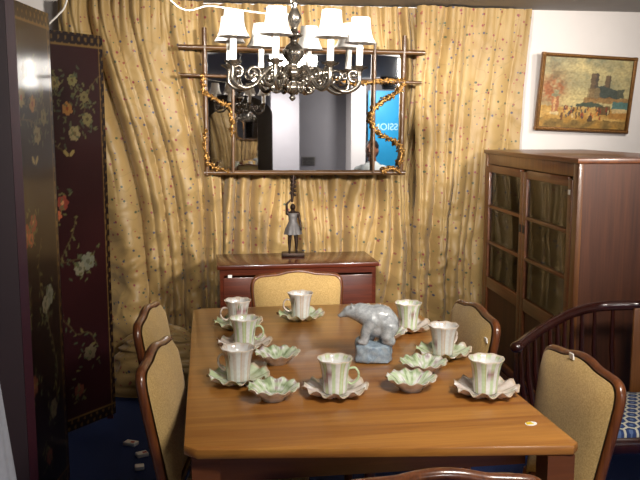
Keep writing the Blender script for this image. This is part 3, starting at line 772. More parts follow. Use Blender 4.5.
# ------------------------------------------------------------------ lacquer folding screen
def hexa(h): return np.array(S(h))
def floral(w, h, seed, base, kind):
    nx, ny = int(w / .0052), int(h / .0052); A = np.zeros((ny, nx, 3)); A[:] = hexa(base)
    X, Y = np.meshgrid(np.linspace(0, w, nx), np.linspace(0, h, ny)); rnd = random.Random(seed)
    wav = np.array([[noise.noise(Vector((x * 3, y * 3, seed))) for x in np.linspace(0, w, nx)] for y in np.linspace(0, h, ny)])
    A *= (1 + .25 * wav)[..., None]
    def put(mask, c, f=1.): A[mask] = A[mask] * (1 - f) + hexa(c) * f * .7
    def ell(cx, cy, a, b, ang): 
        dx, dy = X - cx, Y - cy; u = dx * math.cos(ang) + dy * math.sin(ang); v = -dx * math.sin(ang) + dy * math.cos(ang); return (u / a) ** 2 + (v / b) ** 2
    def leaf(cx, cy, ang, L, c): put(ell(cx + L * math.cos(ang) * .5, cy + L * math.sin(ang) * .5, L * .55, L * .2, ang) < 1, c, .85)
    def branch(x, y, ang, n, c):
        for q in range(n):
            put((X - x) ** 2 + (Y - y) ** 2 < .0045 ** 2, c, .8)
            x += .008 * math.cos(ang); y += .008 * math.sin(ang); ang += rnd.uniform(-.25, .25)
            if q % 5 == 2: leaf(x, y, ang + rnd.choice((-1, 1)) * rnd.uniform(.6, 1.3), rnd.uniform(.022, .036), rnd.choice(['5e5a38', '6d6238', '4c5138']))
    def bloom(cx, cy, r, c, c2, pet=5):
        for q in range(pet):
            a_ = 6.28 * q / pet + cx * 9; put(ell(cx + r * .55 * math.cos(a_), cy + r * .55 * math.sin(a_), r * .5, r * .42, a_) < 1, c, .9)
        put(ell(cx, cy, r * .3, r * .3, 0) < 1, c2, .9)
    if kind:
        branch(w * .95, h * .90, 3.9, 40, '5b4a2c'); branch(w * .15, h * .80, -.6, 36, '5b4a2c'); branch(w * .6, h * .55, -2.0, 40, '55472c'); branch(w * .3, h * .42, 1.2, 40, '55472c'); branch(w * .8, h * .2, 1.9, 60, '55472c'); branch(w * .25, h * .15, 1.4, 40, '4d412a')
        for (u, v, r_, c1, c2) in ((.42, .875, .040, '8d7c4c', '5a4526'), (.62, .885, .036, '7f7648', '5a4526'), (.75, .845, .034, '766a42', '4a3a22'), (.33, .825, .045, '9a8350', 'b0602c'), (.55, .815, .040, 'b0793a', '8b3f20'), (.78, .79, .040, '7d7046', '4a3a22'),
                                (.62, .755, .045, '94835a', '6a5530'), (.30, .565, .055, '9b4a34', 'b9704a'), (.45, .585, .045, '8c3f30', 'c08458'), (.38, .555, .035, 'b5623f', '7c2f22'), (.72, .43, .055, '7b7a66', '5c5a44'), (.62, .415, .045, '888068', '5c5a44'), (.25, .40, .035, '6b5c3a', '4a3a22'), (.3, .27, .05, '75432f', '8c5a3a'), (.7, .19, .05, '6f6148', '4c4230'), (.55, .1, .04, '74402e', '4c4230')):
            r_ *= .82; bloom(w * u, h * v, r_, c1, c2, 6)
            for q in range(13): leaf(w * u + r_ * rnd.uniform(-2, 2), h * v + r_ * rnd.uniform(-2, 2), rnd.random() * 6.28, .026, rnd.choice(['5a5a3a', '646038', '4a5038']))
        for (u, v) in ((.15, .90), (.55, .70)):                                # butterflies
            for s_ in (-1, 1): put(ell(w * u + s_ * .018, h * v + .012, .022, .010, s_ * .8) < 1, 'a08a52', .9)
    # border
    bw = .028
    edge = (X < bw) | (X > w - bw) | (Y > h - .06) | (Y < .06); put(edge, '1c0d0c', .95)
    pat = edge & ((np.sin(X * 150) * np.sin(Y * 110) + .5 * wav) > .45); put(pat, '8a6a34', .5)
    lin = (np.abs(X - bw) < .003) | (np.abs(X - (w - bw)) < .003) | (np.abs(Y - (h - .06)) < .003) | (np.abs(Y - .06) < .003); put(lin, '7d5f30', .8)
    return A
def screen_panel(root, pl, pr, h, seed, base, kind, z0=.02, back=None):
    # pl, pr: left and right foot points of the decorated face as the room sees it
    pl, pr = Vector((pl[0], pl[1], 0)), Vector((pr[0], pr[1], 0)); w = (pr - pl).length; th = .022
    ux = (pr - pl) / w; nrm = Vector((ux.y, -ux.x, 0))
    A = floral(w, h, seed, base, kind); ny, nx = A.shape[:2]
    def pos(u, v): q = pl + ux * (w * u) - root.location; return (q.x, q.y, z0 + h * v)
    bm = grid(BM(), pos, nx, ny)
    # give it thickness: rear sheet and rims
    rim = [pos(0, 0), pos(1, 0), pos(1, 1), pos(0, 1)]; fr = [Vector(q) - nrm * .0015 for q in rim]; rr = [Vector(q) - nrm * th for q in rim]
    f_ = obj('screen_face', bm, M['lacquer'], None, ang=0)
    ca = f_.data.color_attributes.new('Col', 'FLOAT_COLOR', 'POINT'); buf = np.ones((nx * ny, 4), np.float32); buf[:, :3] = A.reshape(-1, 3); ca.data.foreach_set('color', buf.ravel())
    bm = BM(); a = [bm.verts.new(q) for q in fr]; b = [bm.verts.new(q) for q in rr]
    bm.faces.new(a); bm.faces.new(b[::-1])
    for q in range(4): bm.faces.new((a[q], b[q], b[(q + 1) % 4], a[(q + 1) % 4]))
    p_ = obj('screen_panel', bm, M['red_edge'] if back is None else back, root, False)
    f_.parent = p_
    for e in (pl, pr):
        q = e - root.location + (ux * .03 if e is pl else -ux * .03) - nrm * th / 2
        obj('foot', box(BM(), (q.x, q.y, z0 / 2), (.03, .02, z0)), M['red_edge'], p_, False)
    return p_
H = 1.985
cR = at(116, 413, .02); cL2 = at(67, 433, .02); cdir = (cL2 - cR); cdir.z = 0; cdir.normalize()
cL = cR + cdir * .54
bR = aty(48.5, 20, 3.46); bR.z = 0; bL = bR + Vector((-.075, -.50, 0))
scr = thing('folding_screen', 'tall dark lacquer folding screen painted with gold and red flowers', 'screen', ((cR.x + bL.x) / 2 - .1, (cR.y + bL.y) / 2, 0))
screen_panel(scr, cL, cR, H, 3, '280d0e', True)
screen_panel(scr, bR + Vector((0, .012, 0)), cL + Vector((0, -.012, 0)), H, 5, '1c0a0c', False)
screen_panel(scr, bL, bR, H, 8, '150b0c', True)
# plain panel in front at the far left
aR = aty(19, 100, 2.82); aR.z = 0; aL = aR + Vector((-.46, -.16, 0))
pnl = thing('lacquer_panel', 'plain dark purple lacquer panel with a red edge at the far left', 'panel', (aR.x, aR.y, 0))
ux = (aR - aL).normalized(); nrm = Vector((ux.y, -ux.x, 0))
def slab(pa, pb, z0, z1, th, origin):
    bm = BM(); f = [pa - origin, pb - origin]; g = [q - nrm * -0 - Vector((-nrm.x, -nrm.y, 0)) * -th for q in f]
    vs = []
    for z in (z0, z1):
        for q in (f[0], f[1], g[1], g[0]): vs.append(bm.verts.new((q.x, q.y, z)))
    for q in ((3, 2, 1, 0), (4, 5, 6, 7), (0, 1, 5, 4), (1, 2, 6, 5), (2, 3, 7, 6), (3, 0, 4, 7)): bm.faces.new([vs[k] for k in q])
    return bm
obj('board', slab(aL, aR - ux * .03, 0, 2.05, .025, aR), M['plain_lacquer'], pnl, False)
obj('red_edge', slab(aR - ux * .029, aR, 0, 2.05, .027, aR), M['red_edge'], pnl, False, 'dark red edge strip')

# pale cloth draped over a low stand at the lower left
P = at(-48, 470, 0); P = Vector((-.635, 2.12, 0))
dc = obj('draped_cloth', lathe(BM(), [(.01, 1.02), (.05, 1.018), (.07, 1.0), (.08, .95), (.095, .8), (.125, .5), (.16, .25), (.2, .03), (.205, .002)], 96,
     rmod=lambda th, i: 1 + (.05 * math.sin(9 * th) + .03 * math.sin(17 * th + 1)) * max(0, i - 2) / 6), M['cloth'], ang=0)
dc.location = P; tag(dc, 'pale grey cloth hanging to the floor before the plain dark panel', 'cloth')

# white tags on the carpet
for q, (px, py, rz, w) in enumerate(((131, 443, -.5, 'white paper tag with a red mark lying on the blue carpet'), (142, 454, .4, 'folded white tag on the carpet against the near left chair, middle of three'), (139.5, 467, .1, 'white square tag on the carpet lowest beside the left chair leg'))):
    P = at(px, py, .01); bm = BM(); box(bm, (0, 0, .009), (.066 - .012 * q, .042, .018), .004)
    o_ = obj('paper_tag', bm, M['sticker'], None, False); o_.location = (P.x, P.y, .0005); o_.rotation_euler = (0, 0, rz); tag(o_, w, 'tag', 'white tags on the carpet')
    if q < 2: obj('red_mark', box(BM(), (.012, -.004, .0185), (.02, .016, .001)), M['red'], o_, False)

# ------------------------------------------------------------------ glazed bookcase
BZ = 1.41
fc = at(581, 158.5, BZ); bc = at(490.5, 150, BZ)
by0, by1 = fc.y, 4.83; bx1 = fc.x + (bc.x - fc.x) * (by1 - by0) / (bc.y - by0); bx0 = (fc.x + bx1) / 2; bd = .62; brz = -math.atan((bx1 - fc.x) / (by1 - by0))
bk_ = thing('bookcase', 'wooden bookcase with two glazed doors before the white wall', 'bookcase', (bx0 + bd / 2, (by0 + by1) / 2, 0), brz)
Lb = by1 - by0; hx = bd / 2; hy = Lb / 2
obj('top', box(BM(), (.0, 0, BZ - .012), (bd + .02, Lb + .02, .024), .004), M['bookcase_top'], bk_)
bm = BM()
box(bm, (.0, -hy + .011, BZ / 2), (bd, .022, BZ - .026)); obj('side_panel', bm, M['bookcase'], bk_, False)
bm = BM(); box(bm, (.0, hy - .011, BZ / 2), (bd, .022, BZ - .026)); obj('side_panel', bm, M['bookcase'], bk_, False)
obj('back_panel', box(BM(), (hx - .008, 0, BZ / 2), (.014, Lb - .05, BZ - .05)), M['bookcase'], bk_, False)
bm = BM(); box(bm, (.0, 0, .06), (bd - .03, Lb - .046, .02)); box(bm, (.0, 0, .50), (bd - .04, Lb - .046, .02)); obj('shelf', bm, M['bookcase'], bk_, False)
bm = BM(); box(bm, (-hx + .012, -hy + .028, BZ / 2), (.026, .056, BZ - .026), .002); box(bm, (-hx + .012, hy - .022, BZ / 2), (.026, .044, BZ - .026), .002)
box(bm, (-hx + .012, 0, BZ - .055), (.022, Lb - .1, .062), .002); box(bm, (-hx + .012, 0, .07), (.022, Lb - .1, .08), .002)
obj('face_frame', bm, M['bookcase_light'], bk_)
ymid = aty(525, 220, 4.0).y
# the doors: far and near, glass above, board below
ya, yb_ = -hy + .06, hy - .048
zg0, zg1 = .62, 1.285
for nm, (d0, d1) in (('far', (0.002, yb_)), ('near', (ya, -.002))):
    w = d1 - d0; st = .05; xF = -hx + .008; lt = (.022)
    bm = BM()
    box(bm, (xF, d0 + st / 2, .715), (lt, st, 1.19), .003); box(bm, (xF, d1 - st / 2, .715), (lt, st, 1.19), .003)
    for z, hh in ((zg1 + .0125, .045), (zg0 - .03, .07), (.145, .05)): box(bm, (xF, (d0 + d1) / 2, z), (lt, w - 2 * st, hh), .003)
    for k in (1, 2): box(bm, (xF, (d0 + d1) / 2, zg0 + (zg1 - zg0) * k / 3), (lt * .9, w - 2 * st, .018), .002)
    dr = obj('door', bm, M['bookcase_light'] if False else M['bookcase_top'], bk_)
    obj('lower_board', box(BM(), (xF + .006, (d0 + d1) / 2, .36), (.010, w - 2 * st, .40)), M['bookcase'], dr, False)  # shade low on the door is put into this darker wood
    for k in range(3):
        za, zb = zg0 + (zg1 - zg0) * k / 3, zg0 + (zg1 - zg0) * (k + 1) / 3
        obj('pane', box(BM(), (xF + .003, (d0 + d1) / 2, (za + zb) / 2), (.004, w - 2 * st, zb - za - .016)), M['glass'], dr, False)
    ky = d0 + .025 if nm == 'far' else d1 - .025
    obj('lock_plate', box(BM(), (xF - .013, ky, 1.0), (.005, .028, .042), .001), M['black'], dr)
    if nm == 'near': obj('price_sticker', box(BM(), (xF - .0125, d0 + .03, 1.25), (.002, .022, .022)), M['sticker'], dr, False, 'small white sticker')
# crumpled cloth hung behind the panes
for d0, d1, w in ((.012, yb_ - .01, 'crumpled grey brown cloth behind the far door of the bookcase'), (ya + .01, -.012, 'crumpled grey brown cloth behind the near door of the bookcase')):
    def cp(u, v, d0=d0, d1=d1):
        y = d0 + (d1 - d0) * u; z = .515 + (1.335 - .515) * v
        r1 = 1 - 2 * abs(noise.noise(Vector((y * 6 + z * 2, z * 5, d0 * 9)))); r2 = noise.noise(Vector((y * 15, z * 12, 3)))
        return (-hx + .075 - .035 * r1 + .012 * r2, y, z)
    o_ = obj('inner_cloth', grid(BM(), cp, 60, 80), M['inner_cloth'], None, ang=0); o_.location = bk_.location; o_.rotation_euler = bk_.rotation_euler
    tag(o_, w, 'cloth', 'cloths hung inside the bookcase')
# dark carved strip inside the near door
bm = BM()
for k in range(9): box(bm, (0, -.2 + .05 * k, 0), (.012, .034, .034), .002, Matrix.Rotation(PI / 4, 3, 'X'))
box(bm, (.0, 0, .03), (.01, .46, .012)); box(bm, (0, 0, -.03), (.01, .46, .012))
o_ = obj('carved_strip', bm, M['black'], None, False); o_.location = bk_.location + Matrix.Rotation(brz, 3, 'Z') @ Vector((-hx + .026, ya / 2, 1.245)); o_.rotation_euler = bk_.rotation_euler
tag(o_, 'dark zigzag strip inside the near bookcase door, along the top pane', 'ornament')

# ------------------------------------------------------------------ round-backed armchair with hexagon seat
rail_px = [(517, 347, .72), (530, 337, .735), (545, 327, .75), (560, 318.5, .765), (575, 312, .78), (600, 306.5, .79), (640, 305, .80)]
RP = [at(*q) for q in rail_px]
axis = RP[-1].x - .03
mir_ = [Vector((2 * axis - q.x, q.y, q.z)) for q in RP[::-1] if q.x < axis - .05]
rail = smoothpts([q for q in RP if q.x < axis + .05] + mir_, 6)
acx, acy = axis, RP[0].y
ac = thing('armchair', 'dark round-backed spindle armchair with a blue hexagon patterned seat', 'chair', (acx, acy, 0))
o3 = Vector((acx, acy, 0))
bm = BM(); tube(bm, [q - o3 for q in rail], [(.022, .018)] * len(rail), 12, flat=(0, 0, 1))
for e in (rail[0], rail[-1]): ellipsoid(bm, e - o3, (.026, .024, .022))
obj('back_rail', bm, M['rose'], ac, ang=0)
SEAT = .43
seatp = []
for q in rail: seatp.append(((q.x - acx) * .90, (q.y - acy) * .90 - .01))
sfw = seatp[0][0]
poly = [(x, y) for x, y in seatp] + [(-sfw * .98, -.10), (-sfw * .80, -.16), (0, -.185), (sfw * .80, -.16), (sfw * .98, -.10)]
bm = BM(); n = len(poly); rings = []
for r_, z in ((1, SEAT - .045), (1.0, SEAT - .012), (.97, SEAT), (.6, SEAT + .012), (.2, SEAT + .015)): rings.append([bm.verts.new((x * r_, .1 + (y - .1) * r_, z)) for x, y in poly])
bm.faces.new(rings[0][::-1]); bm.faces.new(rings[-1])
for A, B in zip(rings, rings[1:]):
    for a in range(n): bm.faces.new((A[a], A[(a + 1) % n], B[(a + 1) % n], B[a]))
obj('seat', bm, M['hex'], ac, ang=0)
bm = BM(); tube(bm, [(x * 1.03, y * 1.03, SEAT - .055) for x, y in poly], [(.032, .016)] * n, 8, closed=True, flat=(0, 0, 1)); obj('seat_frame', bm, M['rose'], ac, ang=60)
m_ = len(rail)
for k in range(2, m_ - 2, 3):
    if abs(k - m_ // 2) < 2: continue
    x, y = seatp[k]; tp = rail[k] - o3; obj('spindle', tube(BM(), [(x * 1.03, y * 1.03, SEAT - .04), (tp.x * .985, tp.y * .985, (tp.z + SEAT) / 2), (tp.x, tp.y, tp.z - .008)], [.010, .012, .008], 8), M['rose'], ac)
tp = rail[m_ // 2] - o3
for sx in (.0,): obj('splat', box(BM(), (tp.x + .03, tp.y - .015, (tp.z + SEAT) / 2 - .02), (.13, .012, tp.z - SEAT + .02), .003), M['bookcase_light'], ac, label='lighter wooden splat')
for x, y in ((sfw * .93, -.09), (-sfw * .93, -.09), (sfw * .62, seatp[m_ // 3][1]), (-sfw * .62, seatp[m_ // 3][1])):
    obj('leg', tube(BM(), [(x, y, SEAT - .05), (x, y, .2), (x * 1.02, y, 0)], [.022, .019, .015], 10), M['rose'], ac)

# ------------------------------------------------------------------ painting
PW, PH = .665, .50
def painting():
    nx, ny = 150, 116; A = np.zeros((ny, nx, 3)); U, V = np.meshgrid(np.linspace(0, 1, nx), np.linspace(0, 1, ny))
    nz = lambda s, sd: np.array([[noise.noise(Vector((u * s, v * s, sd))) for u in np.linspace(0, 1, nx)] for v in np.linspace(0, 1, ny)])
    n1, n2, n3 = nz(4, 1), nz(11, 2), nz(28, 3); U = U + .012 * nz(22, 6) + .006 * nz(50, 7); V = V + .016 * nz(20, 8) + .008 * nz(48, 9)
    def put(mask, c, f=1.):
        f = f * np.ones_like(U); A[mask] = A[mask] * (1 - f[mask])[:, None] + hexa(c) * f[mask][:, None]
    al = np.ones_like(U, bool)
    A[:] = hexa('8f9078')
    put(al, 'c9bd8f', np.clip(.5 + n1 * .9 + .45 * np.exp(-((U - .42) ** 2 / .04 + (V - .58) ** 2 / .06)), 0, 1)); put(al, '6e7868', np.clip(n2 * .8 + .9 * (V - .75), 0, .8))
    put(al, 'a79a72', np.clip(n3, 0, .5))
    t = np.exp(-((U - .10) ** 2 / .022 + (V - .54) ** 2 / .04)); put(al, '9a5630', np.clip(t * (1.0 + n2 * .6 + n3 * .8), 0, .9)); put(al, '7a6a4a', np.clip(np.exp(-((U - .12) ** 2 / .02 + (V - .8) ** 2 / .03)) * (.4 + n2), 0, .8))
    g = V + .02 * n2 < .30; put(g, 'b08a48'); put(g, 'd0b070', np.clip(.4 + n2 * 1.2, 0, 1)); put(g & (V < .12), '6d5a34', np.clip(.6 + n2, 0, .9))
    # church with two square towers
    for (a, b, c_, d) in ((.54, .63, .42, .80), (.70, .77, .46, .77)): put((U > a) & (U < b) & (V > c_) & (V < d + .012 * n3), '6a5a48'); put((U > a + .055) & (U < b) & (V > c_) & (V < d), '4a4440', .8)
    put((U > .60) & (U < .90) & (V > .44) & (V < .62 - .30 * np.abs(U - .68)), '47504e'); put((U > .86) & (U < .94) & (V > .46) & (V < .58), '555a50')
    put((U > .52) & (U < .66) & (V > .42) & (V < .58 + .02 * n2), '8a7858', .7)
    put((U > .48) & (V > .37) & (V < .45 + .02 * n2), '8f6a40', .8)
    # market awnings
    put((U > .40) & (U < .72) & (V > .31) & (V < .385 - .25 * np.abs(U - .56)), '4e5a50'); put((U > .42) & (U < .68) & (V > .22) & (V < .31), 'c2a468', .7); put((U > .66) & (U < .80) & (V > .20) & (V < .33), '5a4a36', .9)
    put((U > .82) & (V > .30) & (V < .40), '567a7c'); put((U > .82) & (V > .24) & (V < .30), 'c9b48a'); put((U > .80) & (V > .15) & (V < .24), 'a87a40', .8)
    # round kiosk with cap
    put((U > .125) & (U < .20) & (V > .20) & (V < .50), 'a87050'); put((U > .14) & (U < .17) & (V > .22) & (V < .44), 'cfae80', .8); put((U > .115) & (U < .21) & (V > .44) & (V < .48), '8c8a70'); put(((U - .163) / .03) ** 2 + ((V - .51) / .035) ** 2 < 1, '9a967a'); put((U > .12) & (U < .205) & (V > .18) & (V < .22), 'd8c8a0')
    rnd = random.Random(4)
    for q in range(40):
        u, v = rnd.uniform(.24, .78), rnd.uniform(.13, .27); put((np.abs(U - u) < .008) & (V > v) & (V < v + .06), rnd.choice(['5a3328', '3a3a38', '8c3a2c', 'd8c8a0', 'c87a3a', '35465a']), .85)
    put(((U - .58) / .03) ** 2 + ((V - .14) / .05) ** 2 < 1, '4a3a32', .9); put((np.abs(U - .25) < .012) & (V > .10) & (V < .22), '6a4432', .9)
    A *= (1 + .35 * nz(40, 12) + .2 * nz(15, 13))[..., None]; A *= np.array([.95, .86, .70])
    return np.clip(A, 0, 1)
pc = (aty(541, 52, 5.03) + aty(534, 131, 5.03)) / 2
pic = thing('framed_picture', 'oil painting of a market street and twin-towered church in gilt frame', 'picture', (pc.x + PW / 2 + .01, 5.055, aty(590, 93.5, 5.03).z))
pic.rotation_euler = (R(5), R(2.4), R(1.5))
A = painting(); ny, nx = A.shape[:2]
cv = obj('canvas', grid(BM(), lambda u, v: ((u - .5) * (PW - .05), -.008, (v - .5) * (PH - .05)), nx, ny), M['paint'], pic, ang=0)
ca = cv.data.color_attributes.new('Col', 'FLOAT_COLOR', 'POINT'); buf = np.ones((nx * ny, 4), np.float32); buf[:, :3] = A.reshape(-1, 3); ca.data.foreach_set('color', buf.ravel())
obj('back_board', box(BM(), (0, .004, 0), (PW - .02, .012, PH - .02)), M['bronze'], pic, False)
M['frame_gilt'] = plain('dull_gilt_frame', '7a5326', .4, .5, .3, 90, .4)
bm = BM()
def mould(a, b):     # rope-like moulding side
    a, b = Vector(a), Vector(b); n_ = 46
    box(bm, (a + b) / 2 + Vector((0, -.004, 0)), (abs(b.x - a.x) + .026, .034, .022) if abs(b.x - a.x) > .1 else (.022, .034, abs(b.z - a.z) + .026), .004)
    for k in range(n_): ellipsoid(bm, a.lerp(b, (k + .5) / n_) + Vector((0, -.022, 0)), (.008, .006, .008))
x_, z_ = PW / 2 - .012, PH / 2 - .012
for a, b in (((-x_, 0, -z_), (x_, 0, -z_)), ((-x_, 0, z_), (x_, 0, z_)), ((-x_, 0, -z_), (-x_, 0, z_)), ((x_, 0, -z_), (x_, 0, z_))): mould(a, b)
obj('frame', bm, M['frame_gilt'], pic, ang=30)

# ------------------------------------------------------------------ what the mirror shows of the room behind
# tall wardrobe with an arched mirror
wd = thing('mirrored_wardrobe', 'dark wooden wardrobe with an arched mirror door, seen in the hanging mirror', 'wardrobe', (.40, -1.85, 0), R(3))
def arch(hw, zs, rise, n=24): return [(hw * math.cos(PI * k / n), zs + rise * math.sin(PI * k / n)) for k in range(n + 1)]
def archring(bm, hw0, zs0, r0, hw1, zs1, r1, zb, y0, y1):
    o_ = [(hw0, zb)] + arch(hw0, zs0, r0) + [(-hw0, zb)]; i_ = [(hw1, zb + .1)] + arch(hw1, zs1, r1) + [(-hw1, zb + .1)]
    L = [[bm.verts.new((x, y, z)) for x, z in q] for q, y in ((o_, y0), (i_, y0), (o_, y1), (i_, y1))]; n = len(o_)
    for a in range(n):
        b = (a + 1) % n
        bm.faces.new((L[0][a], L[0][b], L[1][b], L[1][a])); bm.faces.new((L[2][a], L[3][a], L[3][b], L[2][b])); bm.faces.new((L[0][a], L[2][a], L[2][b], L[0][b])); bm.faces.new((L[1][a], L[1][b], L[3][b], L[3][a]))
bm = BM(); archring(bm, .55, 1.72, .28, .34, 1.62, .20, .02, .17, .225); obj('mirror_frame', bm, M['dark_wood'], wd, False)
bm = BM(); pl_ = [(.345, .12)] + arch(.345, 1.62, .205) + [(-.345, .12)]; f0 = [bm.verts.new((x, .185, z)) for x, z in pl_]; f1 = [bm.verts.new((x, .175, z)) for x, z in pl_]
bm.faces.new(f0); bm.faces.new(f1[::-1])
for a in range(len(pl_)): bm.faces.new((f0[a], f0[(a + 1) % len(pl_)], f1[(a + 1) % len(pl_)], f1[a]))
obj('mirror_door', bm, M['mirror'], wd, False)
bm = BM(); box(bm, (0, -.05, .87), (1.08, .43, 1.70), .005); obj('body', bm, M['dark_wood'], wd, False)
obj('plinth', box(BM(), (0, -.02, .0105), (1.12, .50, .02)), M['dark_wood'], wd, False)
# banner
bn = thing('banner', 'bright blue upright banner lettered MISSION, seen in the hanging mirror', 'banner', (3.03, YF + .40, 0))
obj('sheet', box(BM(), (0, 0, 1.14), (.74, .012, 2.0)), M['banner'], bn, False)
obj('foot', box(BM(), (0, 0, .05), (.80, .20, .10), .01), M['metal'], bn)
tc = bpy.data.curves.new('lettering', 'FONT'); tc.body = 'MISSION'; tc.size = .155; tc.align_x = 'CENTER'; tc.extrude = .002
to = bpy.data.objects.new('lettering', tc); COL.objects.link(to)
dg = bpy.context.evaluated_depsgraph_get(); tm = bpy.data.meshes.new_from_object(to.evaluated_get(dg)); bpy.data.objects.remove(to)
tm.transform(Matrix.Translation((0, .009, 1.50)) @ Matrix.Rotation(PI, 4, 'Z') @ Matrix.Rotation(PI / 2, 4, 'X'))
obj('lettering', tm, M['banner_text'], bn, False)
# vent and slot on the grey wall
vt = thing('wall_vent', 'small dark slatted vent on the grey wall, seen in the mirror', 'vent', (1.72, YF + .012, .98))
bm = BM(); box(bm, (0, 0, 0), (.22, .02, .14)); obj('frame', bm, M['metal'], vt, False)
for k in range(5): obj('slat', box(BM(), (0, .013, -.05 + .025 * k), (.18, .008, .010)), M['black'], vt, False)
# seated person
pe = thing('person', 'person in a white shirt seated by the blue banner, seen in the mirror', 'person', (2.09, -.30, 0), R(28))
bm = BM()
hd = 1.265
ellipsoid(bm, (0, .0, hd), (.074, .092, .112)); ellipsoid(bm, (0, .035, hd - .06), (.055, .058, .055)); capsule(bm, (0, .09, hd + .01), (0, .108, hd - .022), .010, .014)
for sx in (-1, 1):
    ellipsoid(bm, (sx * .076, -.005, hd - .01), (.010, .022, .032)); ellipsoid(bm, (sx * .03, .080, hd + .028), (.022, .012, .008))
ellipsoid(bm, (0, .090, hd - .05), (.026, .010, .006)); ellipsoid(bm, (0, .088, hd - .062), (.022, .010, .007))
capsule(bm, (0, -.012, 1.18), (0, -.022, 1.06), .050, .058)
capsule(bm, (-.13, -.03, 1.0), (.13, -.03, 1.0), .065, .065); capsule(bm, (0, -.02, .98), (0, -.04, .60), .125, .125); capsule(bm, (-.06, -.03, .58), (.06, -.03, .58), .12, .12)
for sx in (-1, 1):
    capsule(bm, (sx * .185, -.03, .99), (sx * .235, -.01, .73), .052, .042); capsule(bm, (sx * .235, -.01, .73), (sx * .15, .22, .66), .042, .028)
    capsule(bm, (sx * .09, 0, .55), (sx * .11, .40, .53), .085, .062); capsule(bm, (sx * .11, .40, .53), (sx * .11, .40, .10), .058, .038); capsule(bm, (sx * .11, .37, .06), (sx * .115, .53, .035), .035, .03)
    capsule(bm, (sx * .15, .22, .66), (sx * .138, .28, .648), .028, .030); ellipsoid(bm, (sx * .132, .30, .645), (.038, .048, .016))
    for k, L in enumerate((.065, .075, .07, .055)):
        bx_ = sx * (.132 + (k - 1.5) * .018); capsule(bm, (bx_, .335, .645), (bx_, .335 + L * .55, .642), .0085, .008, 8); capsule(bm, (bx_, .335 + L * .55, .642), (bx_, .335 + L, .628), .008, .0065, 8)
    capsule(bm, (sx * .100, .285, .645), (sx * .078, .325, .636), .011, .009, 8)
obj('body', remesh(bm, .007, 4, .4), M['skin'], pe, ang=0)
bm = BM()
capsule(bm, (0, -.015, 1.085), (0, -.02, 1.05), .064, .075); capsule(bm, (-.135, -.03, 1.0), (.135, -.03, 1.0), .076, .076); capsule(bm, (0, -.02, .98), (0, -.04, .60), .145, .145); capsule(bm, (-.06, -.03, .58), (.06, -.03, .58), .132, .132)
for sx in (-1, 1): capsule(bm, (sx * .185, -.03, .99), (sx * .235, -.01, .73), .066, .058); capsule(bm, (sx * .235, -.01, .73), (sx * .165, .18, .672), .058, .042)
obj('shirt', remesh(bm, .010, 4, .5), M['shirt'], pe, ang=0)
bm = BM()
capsule(bm, (-.06, -.03, .555), (.06, -.03, .555), .134, .134)
for sx in (-1, 1): capsule(bm, (sx * .09, 0, .55), (sx * .11, .40, .53), .100, .075); capsule(bm, (sx * .11, .40, .53), (sx * .11, .40, .12), .072, .062)
obj('trousers', remesh(bm, .012, 3, .5), M['trouser'], pe, ang=0)
bm = BM(); ellipsoid(bm, (0, -.018, hd + .035), (.084, .092, .095)); ellipsoid(bm, (0, -.055, hd - .02), (.076, .055, .09)); obj('hair', remesh(bm, .007, 3), M['hair'], pe, ang=0)
for sx in (-1, 1):
    obj('eye', (lambda b: (ellipsoid(b, (sx * .030, .083, hd + .012), (.012, .008, .008)), b)[1])(BM()), M['eye'], pe)
    bm = BM(); capsule(bm, (sx * .11, .355, .055), (sx * .115, .54, .042), .045, .038); box(bm, (sx * .113, .45, .012), (.085, .25, .024), .008); obj('shoe', remesh(bm, .008, 2), M['shoe'], pe, ang=0)
# the stool the person sits on
st = thing('stool', 'dark round stool under the seated person', 'stool', (2.09, -.31, 0))
obj('seat', lathe(BM(), [(0, .378), (.17, .378), (.185, .386), (.185, .398), (.17, .404), (0, .406)], 32), M['trouser'], st)
for k in range(4):
    a = PI / 4 + k * PI / 2; obj('leg', tube(BM(), [(.12 * math.cos(a), .12 * math.sin(a), .379), (.17 * math.cos(a), .17 * math.sin(a), 0)], [.016, .013], 10), M['dark_wood'], st)

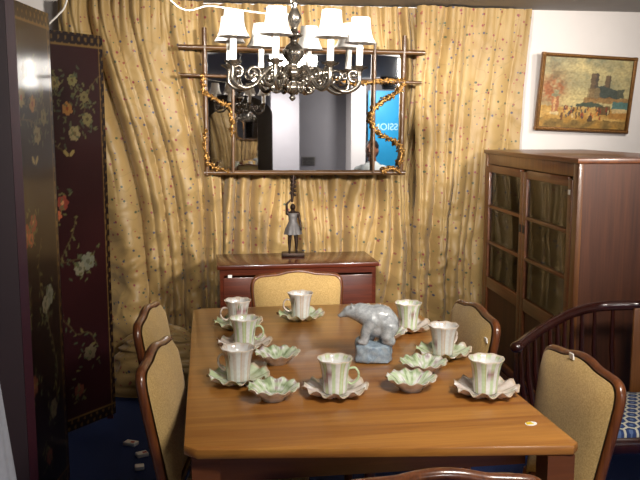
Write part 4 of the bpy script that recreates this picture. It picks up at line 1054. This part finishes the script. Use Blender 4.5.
# ------------------------------------------------------------------ lights
def area(name, loc, target, energy, sx, sy, col=(1, .94, .86), spread=180):
    l = bpy.data.lights.new(name, 'AREA'); l.shape = 'RECTANGLE'; l.size = sx; l.size_y = sy; l.energy = energy; l.color = col; l.spread = R(spread)
    o = bpy.data.objects.new(name, l); COL.objects.link(o); o.location = loc; o.rotation_euler = (Vector(target) - Vector(loc)).to_track_quat('-Z', 'Y').to_euler(); return o
def fixture(name, loc, target, sx, sy, label, depth=.05):
    d = (Vector(target) - Vector(loc)); q = d.to_track_quat('-Z', 'Y')
    t = thing(name, label, 'lamp', loc); t.rotation_euler = q.to_euler()
    bm = BM(); w = .012
    for sgn in (-1, 1): box(bm, (sgn * (sx / 2 + w / 2 + .002), 0, depth / 2), (w, sy + 2 * w, depth)); box(bm, (0, sgn * (sy / 2 + w / 2 + .002), depth / 2), (sx, w, depth))
    box(bm, (0, 0, depth), (sx + 2 * w, sy + 2 * w, .01)); obj('housing', bm, M['black'], t, False)
    return t
def lamp(kind, loc, target, energy, sx, sy, label, col=(1, .94, .86), spread=180):
    if loc[1] < -1: col = (1, .97, .95)
    fixture(kind, loc, target, sx, sy, label); area('light', loc, target, energy, sx, sy, col, spread)
LAMPS = [
    ((2.23, 1.06, 2.13), (.30, 5.0, 1.95), 31, .26, .30, 'flood lamp under the ceiling at the right, aimed at the curtains', 70),
    ((-.28, .6, 2.19), (.29, 2.72, 1.93), 17, .2, .15, 'added flood lamp at the left, brightening the chandelier shades', 40),  # added out of view to lift the white shades
    ((2.75, 3.7, 2.19), (2.25, 5.1, 1.75), 9, .2, .12, 'lamp under the ceiling beside the painting', 150),
    ((.95, 1.0, 2.225), (.75, 2.9, .5), 28, .5, .3, 'added fill lamp under the ceiling before the table', 140),  # soft fill added for the table and chairs
    ((2.47, .35, 2.225), (2.1, -.1, 1.0), 16, .3, .2, 'added lamp brightening the seated person', 130),  # put in so the mirrored shirt and face are lit
    ((1.0, -2.0, 2.225), (1.0, -2.0, 0), 75, .6, .6, 'added square fill lamp in the room behind', 180),  # added fill, brightens the room reflected in the mirror
    ((2.8, -2.3, 2.2), (2.7, -3.4, 1.4), 30, .3, .2, 'added lamp brightening the blue banner', 150),  # extra lamp added only to light the banner
]
for loc, tg, en, sx, sy, lab, sp in LAMPS: lamp('ceiling_or_added_lamp', loc, tg, en, sx, sy, lab, spread=sp)
W_ = bpy.data.worlds.new('world'); SC.world = W_; W_.use_nodes = True
W_.node_tree.nodes['Background'].inputs[0].default_value = (.9, .85, .8, 1); W_.node_tree.nodes['Background'].inputs[1].default_value = .02

vs = SC.view_settings; vs.view_transform = 'Standard'; vs.look = 'None'; vs.exposure = 0.0; vs.gamma = 1; vs.use_curve_mapping = False
SC.cycles.max_bounces = 10; SC.cycles.diffuse_bounces = 4; SC.cycles.glossy_bounces = 6; SC.cycles.transparent_max_bounces = 8
SC.cycles.sample_clamp_indirect = 6
bpy.context.view_layer.update()
